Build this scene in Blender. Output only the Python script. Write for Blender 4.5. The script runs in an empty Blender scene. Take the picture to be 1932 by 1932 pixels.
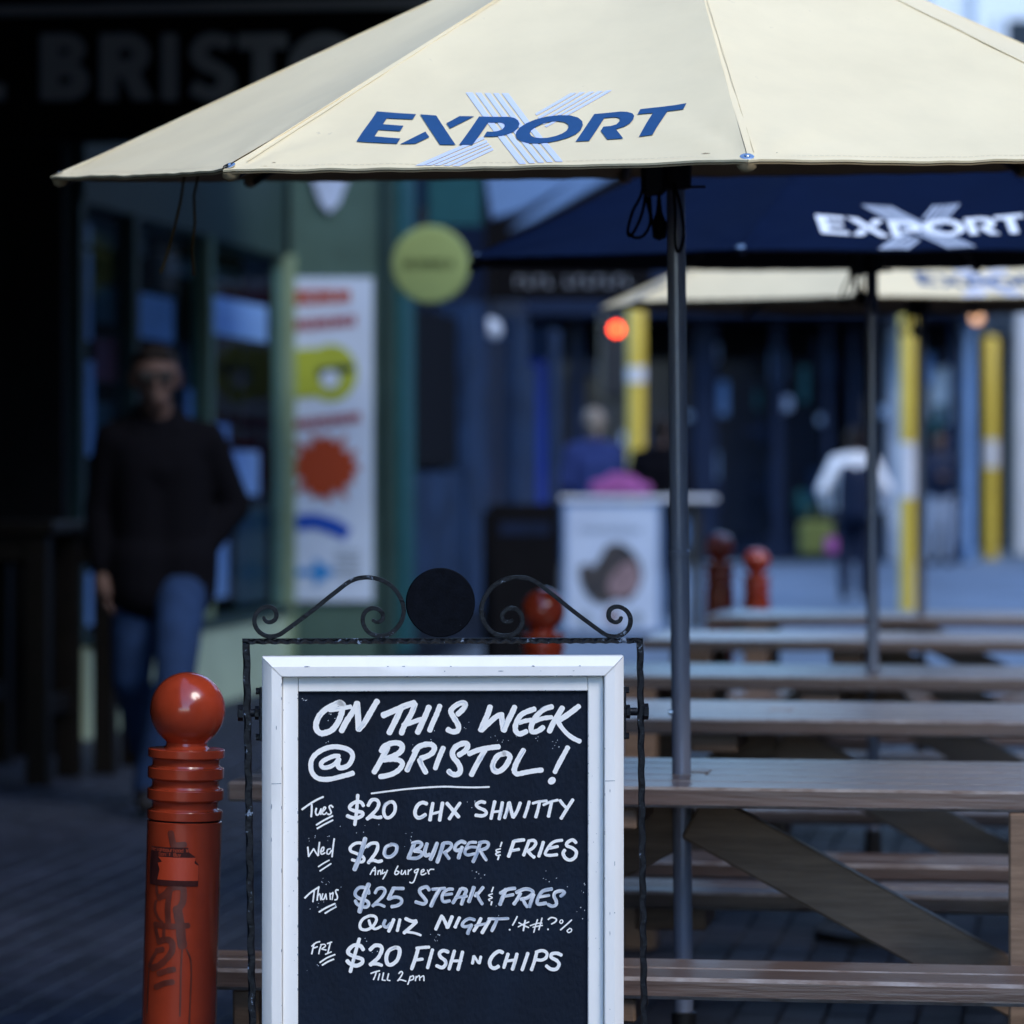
import bpy, bmesh, math, random
from mathutils import Vector, Matrix, noise
from mathutils.geometry import tessellate_polygon

random.seed(7)
SC = bpy.context.scene
COL = SC.collection
R = math.radians

# ------------------------------------------------------------------ camera
F, HOR, CXP, HC = 6842.0, 892.0, 966.0, 1.28     # photo measured at 1932 px wide
cam_d = bpy.data.cameras.new('camera')
cam = bpy.data.objects.new('camera', cam_d)
COL.objects.link(cam)
cam.location = (0, 0, HC)
cam.rotation_euler = (R(90), 0, 0)
cam_d.sensor_fit = 'HORIZONTAL'
cam_d.sensor_width = 24.0
cam_d.lens = 24.0 * F / 1932.0
cam_d.shift_y = (HOR - 966.0) / 1932.0
cam_d.clip_start = 0.1
cam_d.clip_end = 2000
cam_d.dof.use_dof = True
cam_d.dof.focus_distance = 5.56
cam_d.dof.aperture_fstop = 2.6
cam_d.dof.aperture_blades = 0
SC.camera = cam

# ------------------------------------------------------------------ light
SUN_DIR = Vector((0.50, -0.66, 0.80)).normalized()
world = bpy.data.worlds.new('World')
SC.world = world
world.use_nodes = True
wn = world.node_tree.nodes
wn.clear()
sky = wn.new('ShaderNodeTexSky')
sky.sky_type = 'NISHITA'
sky.sun_disc = False
sky.sun_elevation = math.asin(SUN_DIR.z)
sky.sun_rotation = math.atan2(SUN_DIR.x, SUN_DIR.y)
sky.air_density = 1.0
sky.dust_density = 0.15
sky.ozone_density = 6.0
bg = wn.new('ShaderNodeBackground')
bg.inputs['Strength'].default_value = 0.15
wo = wn.new('ShaderNodeOutputWorld')
world.node_tree.links.new(sky.outputs[0], bg.inputs[0])
world.node_tree.links.new(bg.outputs[0], wo.inputs[0])
sun_d = bpy.data.lights.new('sun', 'SUN')
sun_d.energy = 0.75
sun_d.angle = R(24)
sun_d.color = (1.0, 0.95, 0.88)
sun = bpy.data.objects.new('sun', sun_d)
COL.objects.link(sun)
sun.location = SUN_DIR * 30
sun.rotation_euler = SUN_DIR.to_track_quat('Z', 'Y').to_euler()

SC.view_settings.view_transform = 'Standard'
SC.view_settings.look = 'None'
SC.view_settings.exposure = 1.68
SC.view_settings.gamma = 1.0
SC.view_settings.use_curve_mapping = False
SC.render.engine = 'CYCLES'
SC.cycles.use_denoising = True
SC.cycles.max_bounces = 8
SC.cycles.sample_clamp_indirect = 6.0

# ------------------------------------------------------------------ helpers
def ray(x, y):
    return Vector(((x - CXP) / F, 1.0, (HOR - y) / F))

def at(x, y, d):
    """a point of the photo at depth d, in metres"""
    return Vector(((x - CXP) * d / F, d, HC + (HOR - y) * d / F))

ST = R(8.5)                                   # the lane runs 8.5 degrees to the right
def lane(a, b, z=0.0):
    return Vector((a * math.cos(ST) + b * math.sin(ST), -a * math.sin(ST) + b * math.cos(ST), z))
def lane_b(p):
    return p.x * math.sin(ST) + p.y * math.cos(ST)
def lane_a(p):
    return p.x * math.cos(ST) - p.y * math.sin(ST)

class MB:
    def __init__(s):
        s.v, s.f, s.uv = [], [], {}
    def add(s, vs, fs, M=None):
        o = len(s.v)
        for p in vs:
            p = Vector(p)
            s.v.append(M @ p if M else p)
        for f in fs:
            s.f.append(tuple(i + o for i in f))
        return o
    def box(s, x0, x1, y0, y1, z0, z1, M=None):
        s.add([(x0, y0, z0), (x1, y0, z0), (x1, y1, z0), (x0, y1, z0), (x0, y0, z1), (x1, y0, z1), (x1, y1, z1), (x0, y1, z1)],
              [(3, 2, 1, 0), (4, 5, 6, 7), (0, 1, 5, 4), (1, 2, 6, 5), (2, 3, 7, 6), (3, 0, 4, 7)], M)
        return s
    def cbox(s, x0, x1, y0, y1, z0, z1, b=0.004, M=None):
        c = Vector(((x0 + x1) / 2, (y0 + y1) / 2, (z0 + z1) / 2))
        h = Vector((abs(x1 - x0) / 2, abs(y1 - y0) / 2, abs(z1 - z0) / 2))
        b = min(b, h.x * .8, h.y * .8, h.z * .8)
        idx, vs = {}, []
        for sx in (-1, 1):
            for sy in (-1, 1):
                for sz in (-1, 1):
                    for ax in range(3):
                        e = [h.x - b, h.y - b, h.z - b]
                        e[ax] = h[ax]
                        idx[(sx, sy, sz, ax)] = len(vs)
                        vs.append(c + Vector((sx * e[0], sy * e[1], sz * e[2])))
        fs = []
        for ax in range(3):
            o1, o2 = [(1, 2), (2, 0), (0, 1)][ax]
            for sg in (-1, 1):
                q = []
                for a, d in ((-1, -1), (1, -1), (1, 1), (-1, 1)):
                    k = [0, 0, 0]
                    k[ax] = sg; k[o1] = a; k[o2] = d
                    q.append(idx[(k[0], k[1], k[2], ax)])
                fs.append(tuple(q if sg > 0 else q[::-1]))
            for a in (-1, 1):
                for d in (-1, 1):
                    q = []
                    for sg, face in ((-1, o1), (1, o1), (1, o2), (-1, o2)):
                        k = [0, 0, 0]
                        k[ax] = sg; k[o1] = a; k[o2] = d
                        q.append(idx[(k[0], k[1], k[2], face)])
                    fs.append(tuple(q if a * d < 0 else q[::-1]))
        for sx in (-1, 1):
            for sy in (-1, 1):
                for sz in (-1, 1):
                    q = [idx[(sx, sy, sz, i)] for i in range(3)]
                    fs.append(tuple(q if sx * sy * sz > 0 else q[::-1]))
        s.add(vs, fs, M)
        return s
    def tube(s, pts, r, n=8, caps=True, flat=None, closed=False):
        """round tube along pts; r number or list; flat=(w,t): rectangular strap whose wide side runs along +y"""
        pts = [Vector(p) for p in pts]
        rs = r if isinstance(r, (list, tuple)) else [r] * len(pts)
        o = len(s.v)
        up = None
        m = 4 if flat else n
        for i, p in enumerate(pts):
            t = (pts[min(i + 1, len(pts) - 1)] - pts[max(i - 1, 0)]).normalized()
            if flat:
                a = Vector((0, 1, 0)); b = t.cross(a).normalized()
                w, th = flat
                for sa, sb in ((-1, -1), (1, -1), (1, 1), (-1, 1)):
                    s.v.append(p + a * sa * w / 2 + b * sb * th / 2 * rs[i])
            else:
                if up is None:
                    up = Vector((0, 0, 1)) if abs(t.z) < .9 else Vector((1, 0, 0))
                a = t.cross(up).normalized(); b = a.cross(t).normalized(); up = b
                for k in range(n):
                    an = 2 * math.pi * k / n
                    s.v.append(p + a * math.cos(an) * rs[i] + b * math.sin(an) * rs[i])
        for i in range(len(pts) - 1):
            for k in range(m):
                k2 = (k + 1) % m
                s.f.append((o + i * m + k, o + i * m + k2, o + (i + 1) * m + k2, o + (i + 1) * m + k))
        if caps:
            s.f.append(tuple(o + k for k in range(m))[::-1])
            s.f.append(tuple(o + (len(pts) - 1) * m + k for k in range(m)))
        return s
    def lathe(s, prof, n=32, c=(0, 0, 0), M=None):
        vs, fs = [], []
        for (r, z) in prof:
            for k in range(n):
                a = 2 * math.pi * k / n
                vs.append((c[0] + r * math.cos(a), c[1] + r * math.sin(a), c[2] + z))
        for i in range(len(prof) - 1):
            for k in range(n):
                k2 = (k + 1) % n
                fs.append((i * n + k, i * n + k2, (i + 1) * n + k2, (i + 1) * n + k))
        if prof[0][0] > 1e-5: fs.append(tuple(range(n))[::-1])
        if prof[-1][0] > 1e-5: fs.append(tuple((len(prof) - 1) * n + k for k in range(n)))
        s.add(vs, fs, M)
        return s
    def prism(s, poly, y0, y1, M=None):
        """poly in (x,z), extruded from y0 (front) to y1"""
        n = len(poly)
        area = sum(poly[i][0] * poly[(i + 1) % n][1] - poly[(i + 1) % n][0] * poly[i][1] for i in range(n))
        if area < 0: poly = poly[::-1]
        vs = [(p[0], y0, p[1]) for p in poly] + [(p[0], y1, p[1]) for p in poly]
        fs = []
        for t in tessellate_polygon([[Vector((p[0], p[1], 0)) for p in poly]]):
            a, b, c = t
            pa, pb, pc = poly[a], poly[b], poly[c]
            if (pb[0] - pa[0]) * (pc[1] - pa[1]) - (pb[1] - pa[1]) * (pc[0] - pa[0]) < 0: b, c = c, b
            fs.append((a, b, c)); fs.append((c + n, b + n, a + n))
        for i in range(n):
            j = (i + 1) % n
            fs.append((i, i + n, j + n, j))
        s.add(vs, fs, M)
        return s
    def build(s, name, mat, parent=None, smooth=None, loc=None, rot=None):
        me = bpy.data.meshes.new(name)
        me.from_pydata([tuple(p) for p in s.v], [], s.f)
        me.materials.append(mat)
        me.validate()
        if smooth is not None:
            me.shade_smooth()
            if smooth < 179: me.set_sharp_from_angle(angle=R(smooth))
        o = bpy.data.objects.new(name, me)
        COL.objects.link(o)
        if parent: o.parent = parent
        if loc: o.location = loc
        if rot: o.rotation_euler = rot
        return o

def wear(o):
    """bare timber along the chamfered edges"""
    o.data.materials.append(M['wood_worn'])
    for p in o.data.polygons:
        if max(abs(p.normal.x), abs(p.normal.y), abs(p.normal.z)) < .97: p.material_index = 1
    return o

def tag(o, label=None, cat=None, group=None, kind=None):
    if label: o['label'] = label
    if cat: o['category'] = cat
    if group: o['group'] = group
    if kind: o['kind'] = kind
    return o

def thing(name, label, cat, loc=(0, 0, 0), rz=0.0, group=None, rot=None):
    o = bpy.data.objects.new(name, None)
    COL.objects.link(o)
    o.empty_display_size = .1
    o.location = loc
    o.rotation_euler = rot if rot else (0, 0, rz)
    return tag(o, label, cat, group)

def copy_tree(o, parent=None):
    c = o.copy(); COL.objects.link(c)
    if parent: c.parent = parent
    for ch in list(o.children): copy_tree(ch, c)
    return c

def link(nt, a, b): nt.links.new(a, b)

def mat(name, col, rough=.6, metal=0.0, var=0.0, vscale=8.0, stretch=(1, 1, 1), bump=0.0, bscale=60.0, col2=None,
        spots=None, spot_scale=40.0, spot_at=.68, emit=None, estr=0.0, island=0.0, objrand=0.0, rvar=0.0, coat=0.0, spec=None, alpha=None):
    m = bpy.data.materials.new(name)
    m.use_nodes = True
    nt = m.node_tree; N = nt.nodes
    b = N['Principled BSDF']
    b.inputs['Base Color'].default_value = (*col, 1)
    b.inputs['Roughness'].default_value = rough
    b.inputs['Metallic'].default_value = metal
    if spec is None and rough >= .5 and max(col) < .5 and not metal: spec = .12
    if spec is not None: b.inputs['Specular IOR Level'].default_value = spec
    if coat: b.inputs['Coat Weight'].default_value = coat; b.inputs['Coat Roughness'].default_value = .12
    if emit:
        b.inputs['Emission Color'].default_value = (*emit, 1); b.inputs['Emission Strength'].default_value = estr
    tc = N.new('ShaderNodeTexCoord'); mp = N.new('ShaderNodeMapping')
    mp.inputs['Scale'].default_value = stretch
    link(nt, tc.outputs['Object'], mp.inputs['Vector'])
    cur = None
    if var or col2:
        nz = N.new('ShaderNodeTexNoise'); nz.inputs['Scale'].default_value = vscale; nz.inputs['Detail'].default_value = 6; nz.inputs['Roughness'].default_value = .65
        link(nt, mp.outputs[0], nz.inputs['Vector'])
        rp = N.new('ShaderNodeValToRGB')
        c2 = col2 if col2 else tuple(c * (1 - var) for c in col)
        c1 = col if col2 else tuple(min(1, c * (1 + var)) for c in col)
        rp.color_ramp.elements[0].position = .33; rp.color_ramp.elements[0].color = (*c2, 1)
        rp.color_ramp.elements[1].position = .67; rp.color_ramp.elements[1].color = (*c1, 1)
        link(nt, nz.outputs['Fac'], rp.inputs[0])
        cur = rp.outputs[0]
        if rvar:
            mr = N.new('ShaderNodeMapRange'); mr.inputs['To Min'].default_value = max(.02, rough - rvar); mr.inputs['To Max'].default_value = rough + rvar
            link(nt, nz.outputs['Fac'], mr.inputs['Value']); link(nt, mr.outputs[0], b.inputs['Roughness'])
    if island or objrand:
        if island:
            g = N.new('ShaderNodeNewGeometry'); src = g.outputs['Random Per Island']
        else:
            g = N.new('ShaderNodeObjectInfo'); src = g.outputs['Random']
        mr = N.new('ShaderNodeMapRange'); k = island or objrand
        mr.inputs['To Min'].default_value = 1 - k; mr.inputs['To Max'].default_value = 1 + k
        link(nt, src, mr.inputs['Value'])
        hv = N.new('ShaderNodeHueSaturation')
        if cur: link(nt, cur, hv.inputs['Color'])
        else: hv.inputs['Color'].default_value = (*col, 1)
        link(nt, mr.outputs[0], hv.inputs['Value'])
        cur = hv.outputs[0]
    if spots:
        n2 = N.new('ShaderNodeTexNoise'); n2.inputs['Scale'].default_value = spot_scale; n2.inputs['Detail'].default_value = 5; n2.inputs['Roughness'].default_value = .7
        link(nt, mp.outputs[0], n2.inputs['Vector'])
        r2 = N.new('ShaderNodeValToRGB'); r2.color_ramp.elements[0].position = spot_at; r2.color_ramp.elements[1].position = spot_at + .025
        link(nt, n2.outputs['Fac'], r2.inputs[0])
        mx = N.new('ShaderNodeMix'); mx.data_type = 'RGBA'
        link(nt, r2.outputs[0], mx.inputs[0])
        if cur: link(nt, cur, mx.inputs[6])
        else: mx.inputs[6].default_value = (*col, 1)
        mx.inputs[7].default_value = (*spots, 1)
        cur = mx.outputs[2]
    if cur: link(nt, cur, b.inputs['Base Color'])
    if bump:
        n3 = N.new('ShaderNodeTexNoise'); n3.inputs['Scale'].default_value = bscale; n3.inputs['Detail'].default_value = 5
        link(nt, mp.outputs[0], n3.inputs['Vector'])
        bp = N.new('ShaderNodeBump'); bp.inputs['Strength'].default_value = bump; bp.inputs['Distance'].default_value = .004
        link(nt, n3.outputs['Fac'], bp.inputs['Height']); link(nt, bp.outputs[0], b.inputs['Normal'])
    return m

def glass_mat(name, tint=(.8, .9, 1.0), refl=.025):
    m = bpy.data.materials.new(name); m.use_nodes = True
    nt = m.node_tree; N = nt.nodes; N.clear()
    t = N.new('ShaderNodeBsdfTransparent'); t.inputs[0].default_value = (*tint, 1)
    g = N.new('ShaderNodeBsdfGlossy'); g.inputs['Roughness'].default_value = .03
    mx = N.new('ShaderNodeMixShader'); o = N.new('ShaderNodeOutputMaterial')
    mx.inputs[0].default_value = refl
    link(nt, t.outputs[0], mx.inputs[1]); link(nt, g.outputs[0], mx.inputs[2]); link(nt, mx.outputs[0], o.inputs[0])
    return m

def chalk_mat(name, cover):
    """brushed white paint on the board; thin where the brush ran dry"""
    m = mat(name, (.8, .8, .8), .75)
    nt = m.node_tree; N = nt.nodes; b = N['Principled BSDF']
    uv = N.new('ShaderNodeUVMap'); uv.uv_map = 'stroke'
    mp = N.new('ShaderNodeMapping'); mp.inputs['Scale'].default_value = (30, 420, 1)
    link(nt, uv.outputs[0], mp.inputs[0])
    nz = N.new('ShaderNodeTexNoise'); nz.inputs['Scale'].default_value = 1.0; nz.inputs['Detail'].default_value = 4
    link(nt, mp.outputs[0], nz.inputs['Vector'])
    mp2 = N.new('ShaderNodeMapping'); mp2.inputs['Scale'].default_value = (28, 60, 1)
    link(nt, uv.outputs[0], mp2.inputs[0])
    n2 = N.new('ShaderNodeTexNoise'); n2.inputs['Scale'].default_value = 1.0; n2.inputs['Detail'].default_value = 2
    link(nt, mp2.outputs[0], n2.inputs['Vector'])
    a = N.new('ShaderNodeMath'); a.operation = 'MULTIPLY'; a.inputs[1].default_value = .55
    link(nt, n2.outputs['Fac'], a.inputs[0])
    ad = N.new('ShaderNodeMath'); ad.operation = 'MULTIPLY_ADD'; ad.inputs[1].default_value = .45
    link(nt, nz.outputs['Fac'], ad.inputs[0]); link(nt, a.outputs[0], ad.inputs[2])
    rp = N.new('ShaderNodeValToRGB')
    lo = .30 if cover > .9 else .34
    rp.color_ramp.elements[0].position = lo; rp.color_ramp.elements[0].color = (.36, .44, .55, 1) if cover > .9 else (.22, .30, .42, 1)
    rp.color_ramp.elements[1].position = .44 if cover > .9 else .62; rp.color_ramp.elements[1].color = (.93, .91, .87, 1) if cover > .9 else (.84, .84, .84, 1)
    link(nt, ad.outputs[0], rp.inputs[0]); link(nt, rp.outputs[0], b.inputs['Base Color'])
    return m

M = {}
M['white'] = mat('white_paint', (.90, .88, .84), .42, var=.03, vscale=14, bump=.12, bscale=90, stretch=(1, 1, .25), spots=(.30, .33, .36), spot_scale=22, spot_at=.735)
M['chipped'] = mat('bare_chipped_paint', (.26, .29, .33), .8, var=.5, vscale=90)
M['iron'] = mat('black_iron', (.007, .008, .011), .38, var=.4, vscale=40, bump=.35, bscale=160, spots=(.17, .22, .30), spot_scale=60, spot_at=.64, rvar=.1, spec=.22)
M['disc'] = mat('black_disc_paint', (.003, .004, .007), .6, var=.3, vscale=60, bump=.12, bscale=300, spec=.05, spots=(.2, .22, .25), spot_scale=130, spot_at=.72)
M['board'] = mat('blackboard_paint', (.009, .016, .031), .60, col2=(.006, .009, .016), vscale=7, bump=.4, bscale=170, stretch=(1, 1, .6), spots=(.10, .14, .22), spot_scale=55, spot_at=.745)
M['chalk'] = chalk_mat('white_brush_paint', 1.0)
M['chalk_thin'] = chalk_mat('thin_brush_paint', .7)
M['red'] = mat('red_enamel', (.33, .038, .013), .20, var=.12, vscale=18, bump=.04, bscale=40, spots=(.10, .045, .035), spot_scale=34, spot_at=.70, rvar=.08, coat=.4)
M['seam'] = mat('dark_seam', (.02, .01, .01), .7)
M['graffiti'] = mat('brown_marker', (.12, .022, .012), .35, var=.3, vscale=40)
M['sticker_red'] = mat('orange_sticker', (.46, .045, .012), .45, var=.06)
M['sticker_dark'] = mat('dark_sticker', (.05, .012, .01), .5, var=.2, vscale=60)
M['sticker_text'] = mat('sticker_print', (.30, .045, .02), .5)
M['cream'] = mat('cream_canvas', (.82, .68, .415), .85, var=.045, vscale=4, spots=(.71, .585, .365), spot_scale=16, spot_at=.70, bump=.10, bscale=700, stretch=(1, 1, 1))
M['thread'] = mat('tan_thread', (.55, .47, .30), .9)
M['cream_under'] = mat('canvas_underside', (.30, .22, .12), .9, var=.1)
M['navy'] = mat('navy_canvas', (.0016, .0060, .025), .8, spec=.05, var=.12, vscale=5, bump=.10, bscale=700)
M['navy_under'] = mat('navy_underside', (.008, .010, .018), .9)
M['blue_print'] = mat('blue_print', (.022, .080, .20), .7, var=.06, vscale=25)
M['lilac_print'] = mat('pale_blue_print', (.60, .65, .80), .75, var=.03)
M['white_print'] = mat('white_print', (.82, .84, .86), .7)
M['grey_print'] = mat('pale_grey_print', (.45, .50, .58), .7)
M['pole'] = mat('pole_aluminium', (.34, .36, .43), .25, metal=.45, var=.08, vscale=12, stretch=(1, 1, .05), rvar=.06)
M['dark_metal'] = mat('dark_hardware', (.014, .013, .013), .5, metal=.3)
M['steel'] = mat('steel_stud', (.55, .57, .60), .25, metal=1.0)
M['rope'] = mat('black_rope', (.010, .009, .008), .9, bump=.5, bscale=400)
M['tie'] = mat('brown_tie', (.13, .085, .03), .9)
M['wood'] = mat('stained_timber', (.165, .108, .086), .30, col2=(.085, .055, .044), vscale=9, stretch=(.35, 6, 6), bump=.35, bscale=28, objrand=.16, rvar=.10)
M['wood_side'] = mat('stained_timber_side', (.27, .175, .115), .5, col2=(.16, .10, .065), vscale=9, stretch=(.5, 5, 5), bump=.3, bscale=28, objrand=.15, spec=.2)
M['wood_worn'] = mat('worn_timber_edge', (.17, .12, .095), .5, col2=(.36, .32, .30), vscale=16, stretch=(1.2, 3, 3), bump=.3, bscale=40, spec=.2)
M['wood_dark'] = mat('dark_timber', (.005, .004, .0035), .5, var=.4, vscale=9, stretch=(.4, 4, 4))
M['paver'] = mat('brick_paver', (.020, .024, .038), .55, var=.25, vscale=9, bump=.5, bscale=90, objrand=.28)
M['paver_far'] = mat('brick_paver_many', (.020, .024, .038), .55, var=.25, vscale=9, bump=.5, bscale=90, island=.28)
M['joint'] = mat('sand_joint', (.030, .030, .034), .95, var=.3, vscale=30)
M['asphalt'] = mat('asphalt', (.05, .05, .052), .9, var=.25, vscale=3)
M['plaza'] = mat('pale_paving', (.115, .16, .225), .65, var=.45, vscale=.35, bump=.2, bscale=20)
M['black_wall'] = mat('black_painted_wall', (.005, .005, .006), .8, var=.2, spec=.06)
M['sign_grey'] = mat('grey_sign_letter', (.30, .33, .37), .7)
M['soffit'] = mat('dark_soffit', (.010, .010, .012), .8)
M['plinth_green'] = mat('pale_plinth_paint', (.44, .55, .40), .55, var=.08, vscale=3)
M['wall_green'] = mat('soft_green_wall', (.062, .110, .092), .6, var=.15, vscale=3)
M['pale_green'] = mat('pale_green_paint', (.21, .29, .19), .55, var=.10, vscale=3)
M['green'] = mat('green_frame_paint', (.030, .056, .052), .5, var=.1)
M['teal'] = mat('teal_paint', (.015, .075, .085), .5, var=.15)
M['blue_dark'] = mat('dark_blue_paint', (.006, .012, .032), .5, var=.2)
M['blue_mid'] = mat('mid_blue_paint', (.012, .029, .072), .6, var=.5, vscale=2.5)
M['blue_vivid'] = mat('vivid_blue_paint', (.006, .030, .24), .5)
M['blue_pale'] = mat('pale_blue_panel', (.14, .24, .42), .6, var=.15, vscale=2)
M['column_pale'] = mat('patchy_pale_column', (.48, .53, .60), .6, col2=(.10, .15, .24), vscale=1.6, stretch=(1, 1, .8))  # pale colour broken by dark blue blotches
M['stone'] = mat('pale_stone', (.62, .64, .66), .7, var=.08, vscale=2, bump=.3, bscale=15)
M['render'] = mat('grey_render', (.07, .075, .085), .8, var=.15, vscale=.6)
M['interior'] = mat('shop_interior', (.006, .007, .010), .9, spec=.05)
M['paper'] = mat('white_poster_paper', (.50, .60, .75), .6, var=.05, vscale=3)
M['board_paper'] = mat('printed_board', (.44, .53, .66), .6, var=.10, vscale=3)
M['paper_blue'] = mat('bluish_paper', (.42, .50, .64), .6, var=.2, vscale=3)
M['poster_red'] = mat('poster_red', (.28, .045, .055), .6)
M['poster_rust'] = mat('poster_rust', (.36, .055, .02), .6)
M['poster_lime'] = mat('poster_lime', (.36, .42, .05), .6, var=.1)
M['poster_cyan'] = mat('poster_cyan', (.02, .22, .56), .6)
M['poster_navy'] = mat('poster_blue', (.015, .075, .42), .6)
M['lime_sign'] = mat('lime_sign_face', (.34, .44, .17), .5, var=.03)
M['sign_ink'] = mat('sign_ink', (.03, .045, .02), .6)
M['yellow'] = mat('yellow_pole_paint', (.60, .43, .05), .5, var=.08)
M['white_band'] = mat('white_band', (.62, .62, .64), .5, var=.15, vscale=9)
M['red_lamp'] = mat('red_signal_lamp', (.3, .01, .005), .4, emit=(1, .055, .012), estr=5.0)
M['warm_lamp'] = mat('warm_lamp', (.3, .2, .1), .4, emit=(1, .50, .26), estr=.55)
M['violet_lamp'] = mat('violet_lamp', (.2, .1, .3), .4, emit=(.45, .28, 1), estr=.6)
M['globe'] = mat('white_globe', (.75, .78, .82), .3)
M['glass'] = glass_mat('shop_glass')
M['glass_dark'] = mat('dark_window_glass', (.006, .010, .020), .12, spec=.18)
M['skin'] = mat('skin', (.11, .07, .06), .55, var=.08)
M['hair'] = mat('dark_hair', (.012, .009, .008), .6)
M['hair_fair'] = mat('grey_hair', (.22, .19, .16), .6)
M['jacket'] = mat('black_jacket_cloth', (.004, .004, .006), .95, spec=.05, bump=.3, bscale=60)
M['denim'] = mat('blue_denim', (.014, .032, .085), .85, var=.25, vscale=9)
M['denim_dark'] = mat('dark_denim', (.012, .018, .04), .85)
M['shoe'] = mat('dark_shoe', (.012, .012, .014), .5)
M['white_cloth'] = mat('white_cloth', (.70, .72, .75), .9)
M['blue_cloth'] = mat('blue_cloth', (.02, .035, .13), .9)
M['pink'] = mat('pink_cloth', (.27, .08, .24), .9, var=.15)
M['grey_cloth'] = mat('grey_trousers', (.22, .26, .33), .9)
M['food_brown'] = mat('food_print_brown', (.085, .075, .07), .7, col2=(.02, .026, .035), vscale=7)
M['food_pink'] = mat('food_print_pink', (.24, .17, .18), .7, var=.4, vscale=9)
M['print_grey'] = mat('print_grey', (.22, .27, .32), .7)
M['lime_bag'] = mat('lime_bag', (.11, .13, .04), .8)

# ------------------------------------------------------------------ ground
def slab(name, mt, pts, z, kind='structure'):
    b = MB()
    b.add([(p[0], p[1], z) for p in pts] + [(p[0], p[1], z - .3) for p in pts],
          [(0, 1, 2, 3), (7, 6, 5, 4), (0, 4, 5, 1), (1, 5, 6, 2), (2, 6, 7, 3), (3, 7, 4, 0)])
    return tag(b.build(name, mt), kind=kind)

g = MB(); g.add([(-600, -300, -.04), (600, -300, -.04), (600, 1500, -.04), (-600, 1500, -.04)], [(0, 1, 2, 3)])
tag(g.build('ground', M['asphalt']), kind='structure')
LA0, LA1, LB0, LB1 = -5.0, 4.2, 2.0, 21.0
pav = slab('brick_pavement', M['joint'], [lane(LA0, LB0), lane(LA1, LB0), lane(LA1, LB1), lane(LA0, LB1)], -.009)
slab('street', M['plaza'], [lane(-5.0, LB1), lane(22, LB1), lane(22, 75), lane(-5.0, 75)], -.006)

PW, PL = .107, .216
def paver_geo(b, w, l, dz=0.0, c=None):
    g_ = .004
    x0, x1, y0, y1 = -w / 2 + g_, w / 2 - g_, -l / 2 + g_, l / 2 - g_
    i = .004
    vs = [(x0, y0, -.012), (x1, y0, -.012), (x1, y1, -.012), (x0, y1, -.012),
          (x0, y0, -.004 + dz), (x1, y0, -.004 + dz), (x1, y1, -.004 + dz), (x0, y1, -.004 + dz),
          (x0 + i, y0 + i, dz), (x1 - i, y0 + i, dz), (x1 - i, y1 - i, dz), (x0 + i, y1 - i, dz)]
    fs = [(0, 1, 5, 4), (1, 2, 6, 5), (2, 3, 7, 6), (3, 0, 4, 7), (4, 5, 9, 8), (5, 6, 10, 9), (6, 7, 11, 10), (7, 4, 8, 11), (8, 9, 10, 11)]
    b.add(vs, fs, c)
pv_me = []
for k in range(4):
    b = MB(); paver_geo(b, PW, PL, random.uniform(-.0015, .0015))
    me = bpy.data.meshes.new('paver'); me.from_pydata([tuple(p) for p in b.v], [], b.f); me.materials.append(M['paver']); pv_me.append(me)
cells = []
na = int((4.0 + 4.6) / PW)
for i in range(na):
    a = -4.6 + (i + .5) * PW
    for j in range(int(17.4 / PL)):
        bb = 3.4 + (j + .5 + (.5 if i % 2 else 0)) * PL
        p = lane(a, bb)
        sx = CXP + F * p.x / p.y; sy = HOR + F * HC / p.y
        cells.append((p.y, p, sy))
cells.sort(key=lambda c: c[0])
vis = [c for c in cells if c[2] < 1990 and -30 < CXP + F * c[1].x / c[1].y < 1960 and ((CXP + F * c[1].x / c[1].y) < 520 or (CXP + F * c[1].x / c[1].y) > 1150)]
near = vis[:300]; nearset = set(id(c) for c in near)
for n_, (y, p, sy) in enumerate(near):
    o = bpy.data.objects.new('paver', pv_me[n_ % 4]); COL.objects.link(o)
    o.parent = pav; o.location = p; o.rotation_euler = (random.uniform(-.004, .004), random.uniform(-.004, .004), -ST)
b = MB()
for c in cells:
    if id(c) in nearset: continue
    paver_geo(b, PW, PL, random.uniform(-.0015, .0015), Matrix.Translation(c[1]) @ Matrix.Rotation(-ST, 4, 'Z'))
tag(b.build('paver_field', M['paver_far'], pav), kind='stuff')

# ------------------------------------------------------------------ hotel on the left with its verandah
hp = lane(-5.2, 0)
hotel = thing('hotel_building', 'black painted corner hotel with a deep verandah and big grey letters on its end board', 'building')
def lbox(b, a0, a1, b0, b1, z0, z1):
    """a box square to the lane"""
    Mx = Matrix.Rotation(-ST, 4, 'Z')
    b.box(a0, a1, b0, b1, z0, z1, Mx)
sign_d = 16.0
b = MB(); lbox(b, -8.5, -5.6, -12, 15.2, 0, 9); b.build('wall', M['black_wall'], hotel)
pc = lane_a(at(118, 900, 16.4)); pb_ = lane_b(at(118, 900, 16.4))
b = MB(); lbox(b, -6.6, pc, pb_, pb_ + .10, 0, 3.44); b.build('pier', M['black_wall'], hotel)
b = MB(); lbox(b, -5.598, -2.25, -12, 19.5, 3.45, 3.75)  # roof run on beyond the view to keep the left side shaded
b.build('verandah_roof', M['soffit'], hotel)
b = MB(); lbox(b, -2.248, -2.13, -12, 10.0, 2.66, 3.9); b.build('shade_board', M['soffit'], hotel)  # drop board added out of view to keep light off the walkway
sb0 = lane_b(at(300, 130, 15.7))
b = MB(); lbox(b, -6.6, -2.0, sb0, sb0 + .12, 2.72, 3.448)
board_o = b.build('sign_board', M['black_wall'], hotel)
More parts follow.
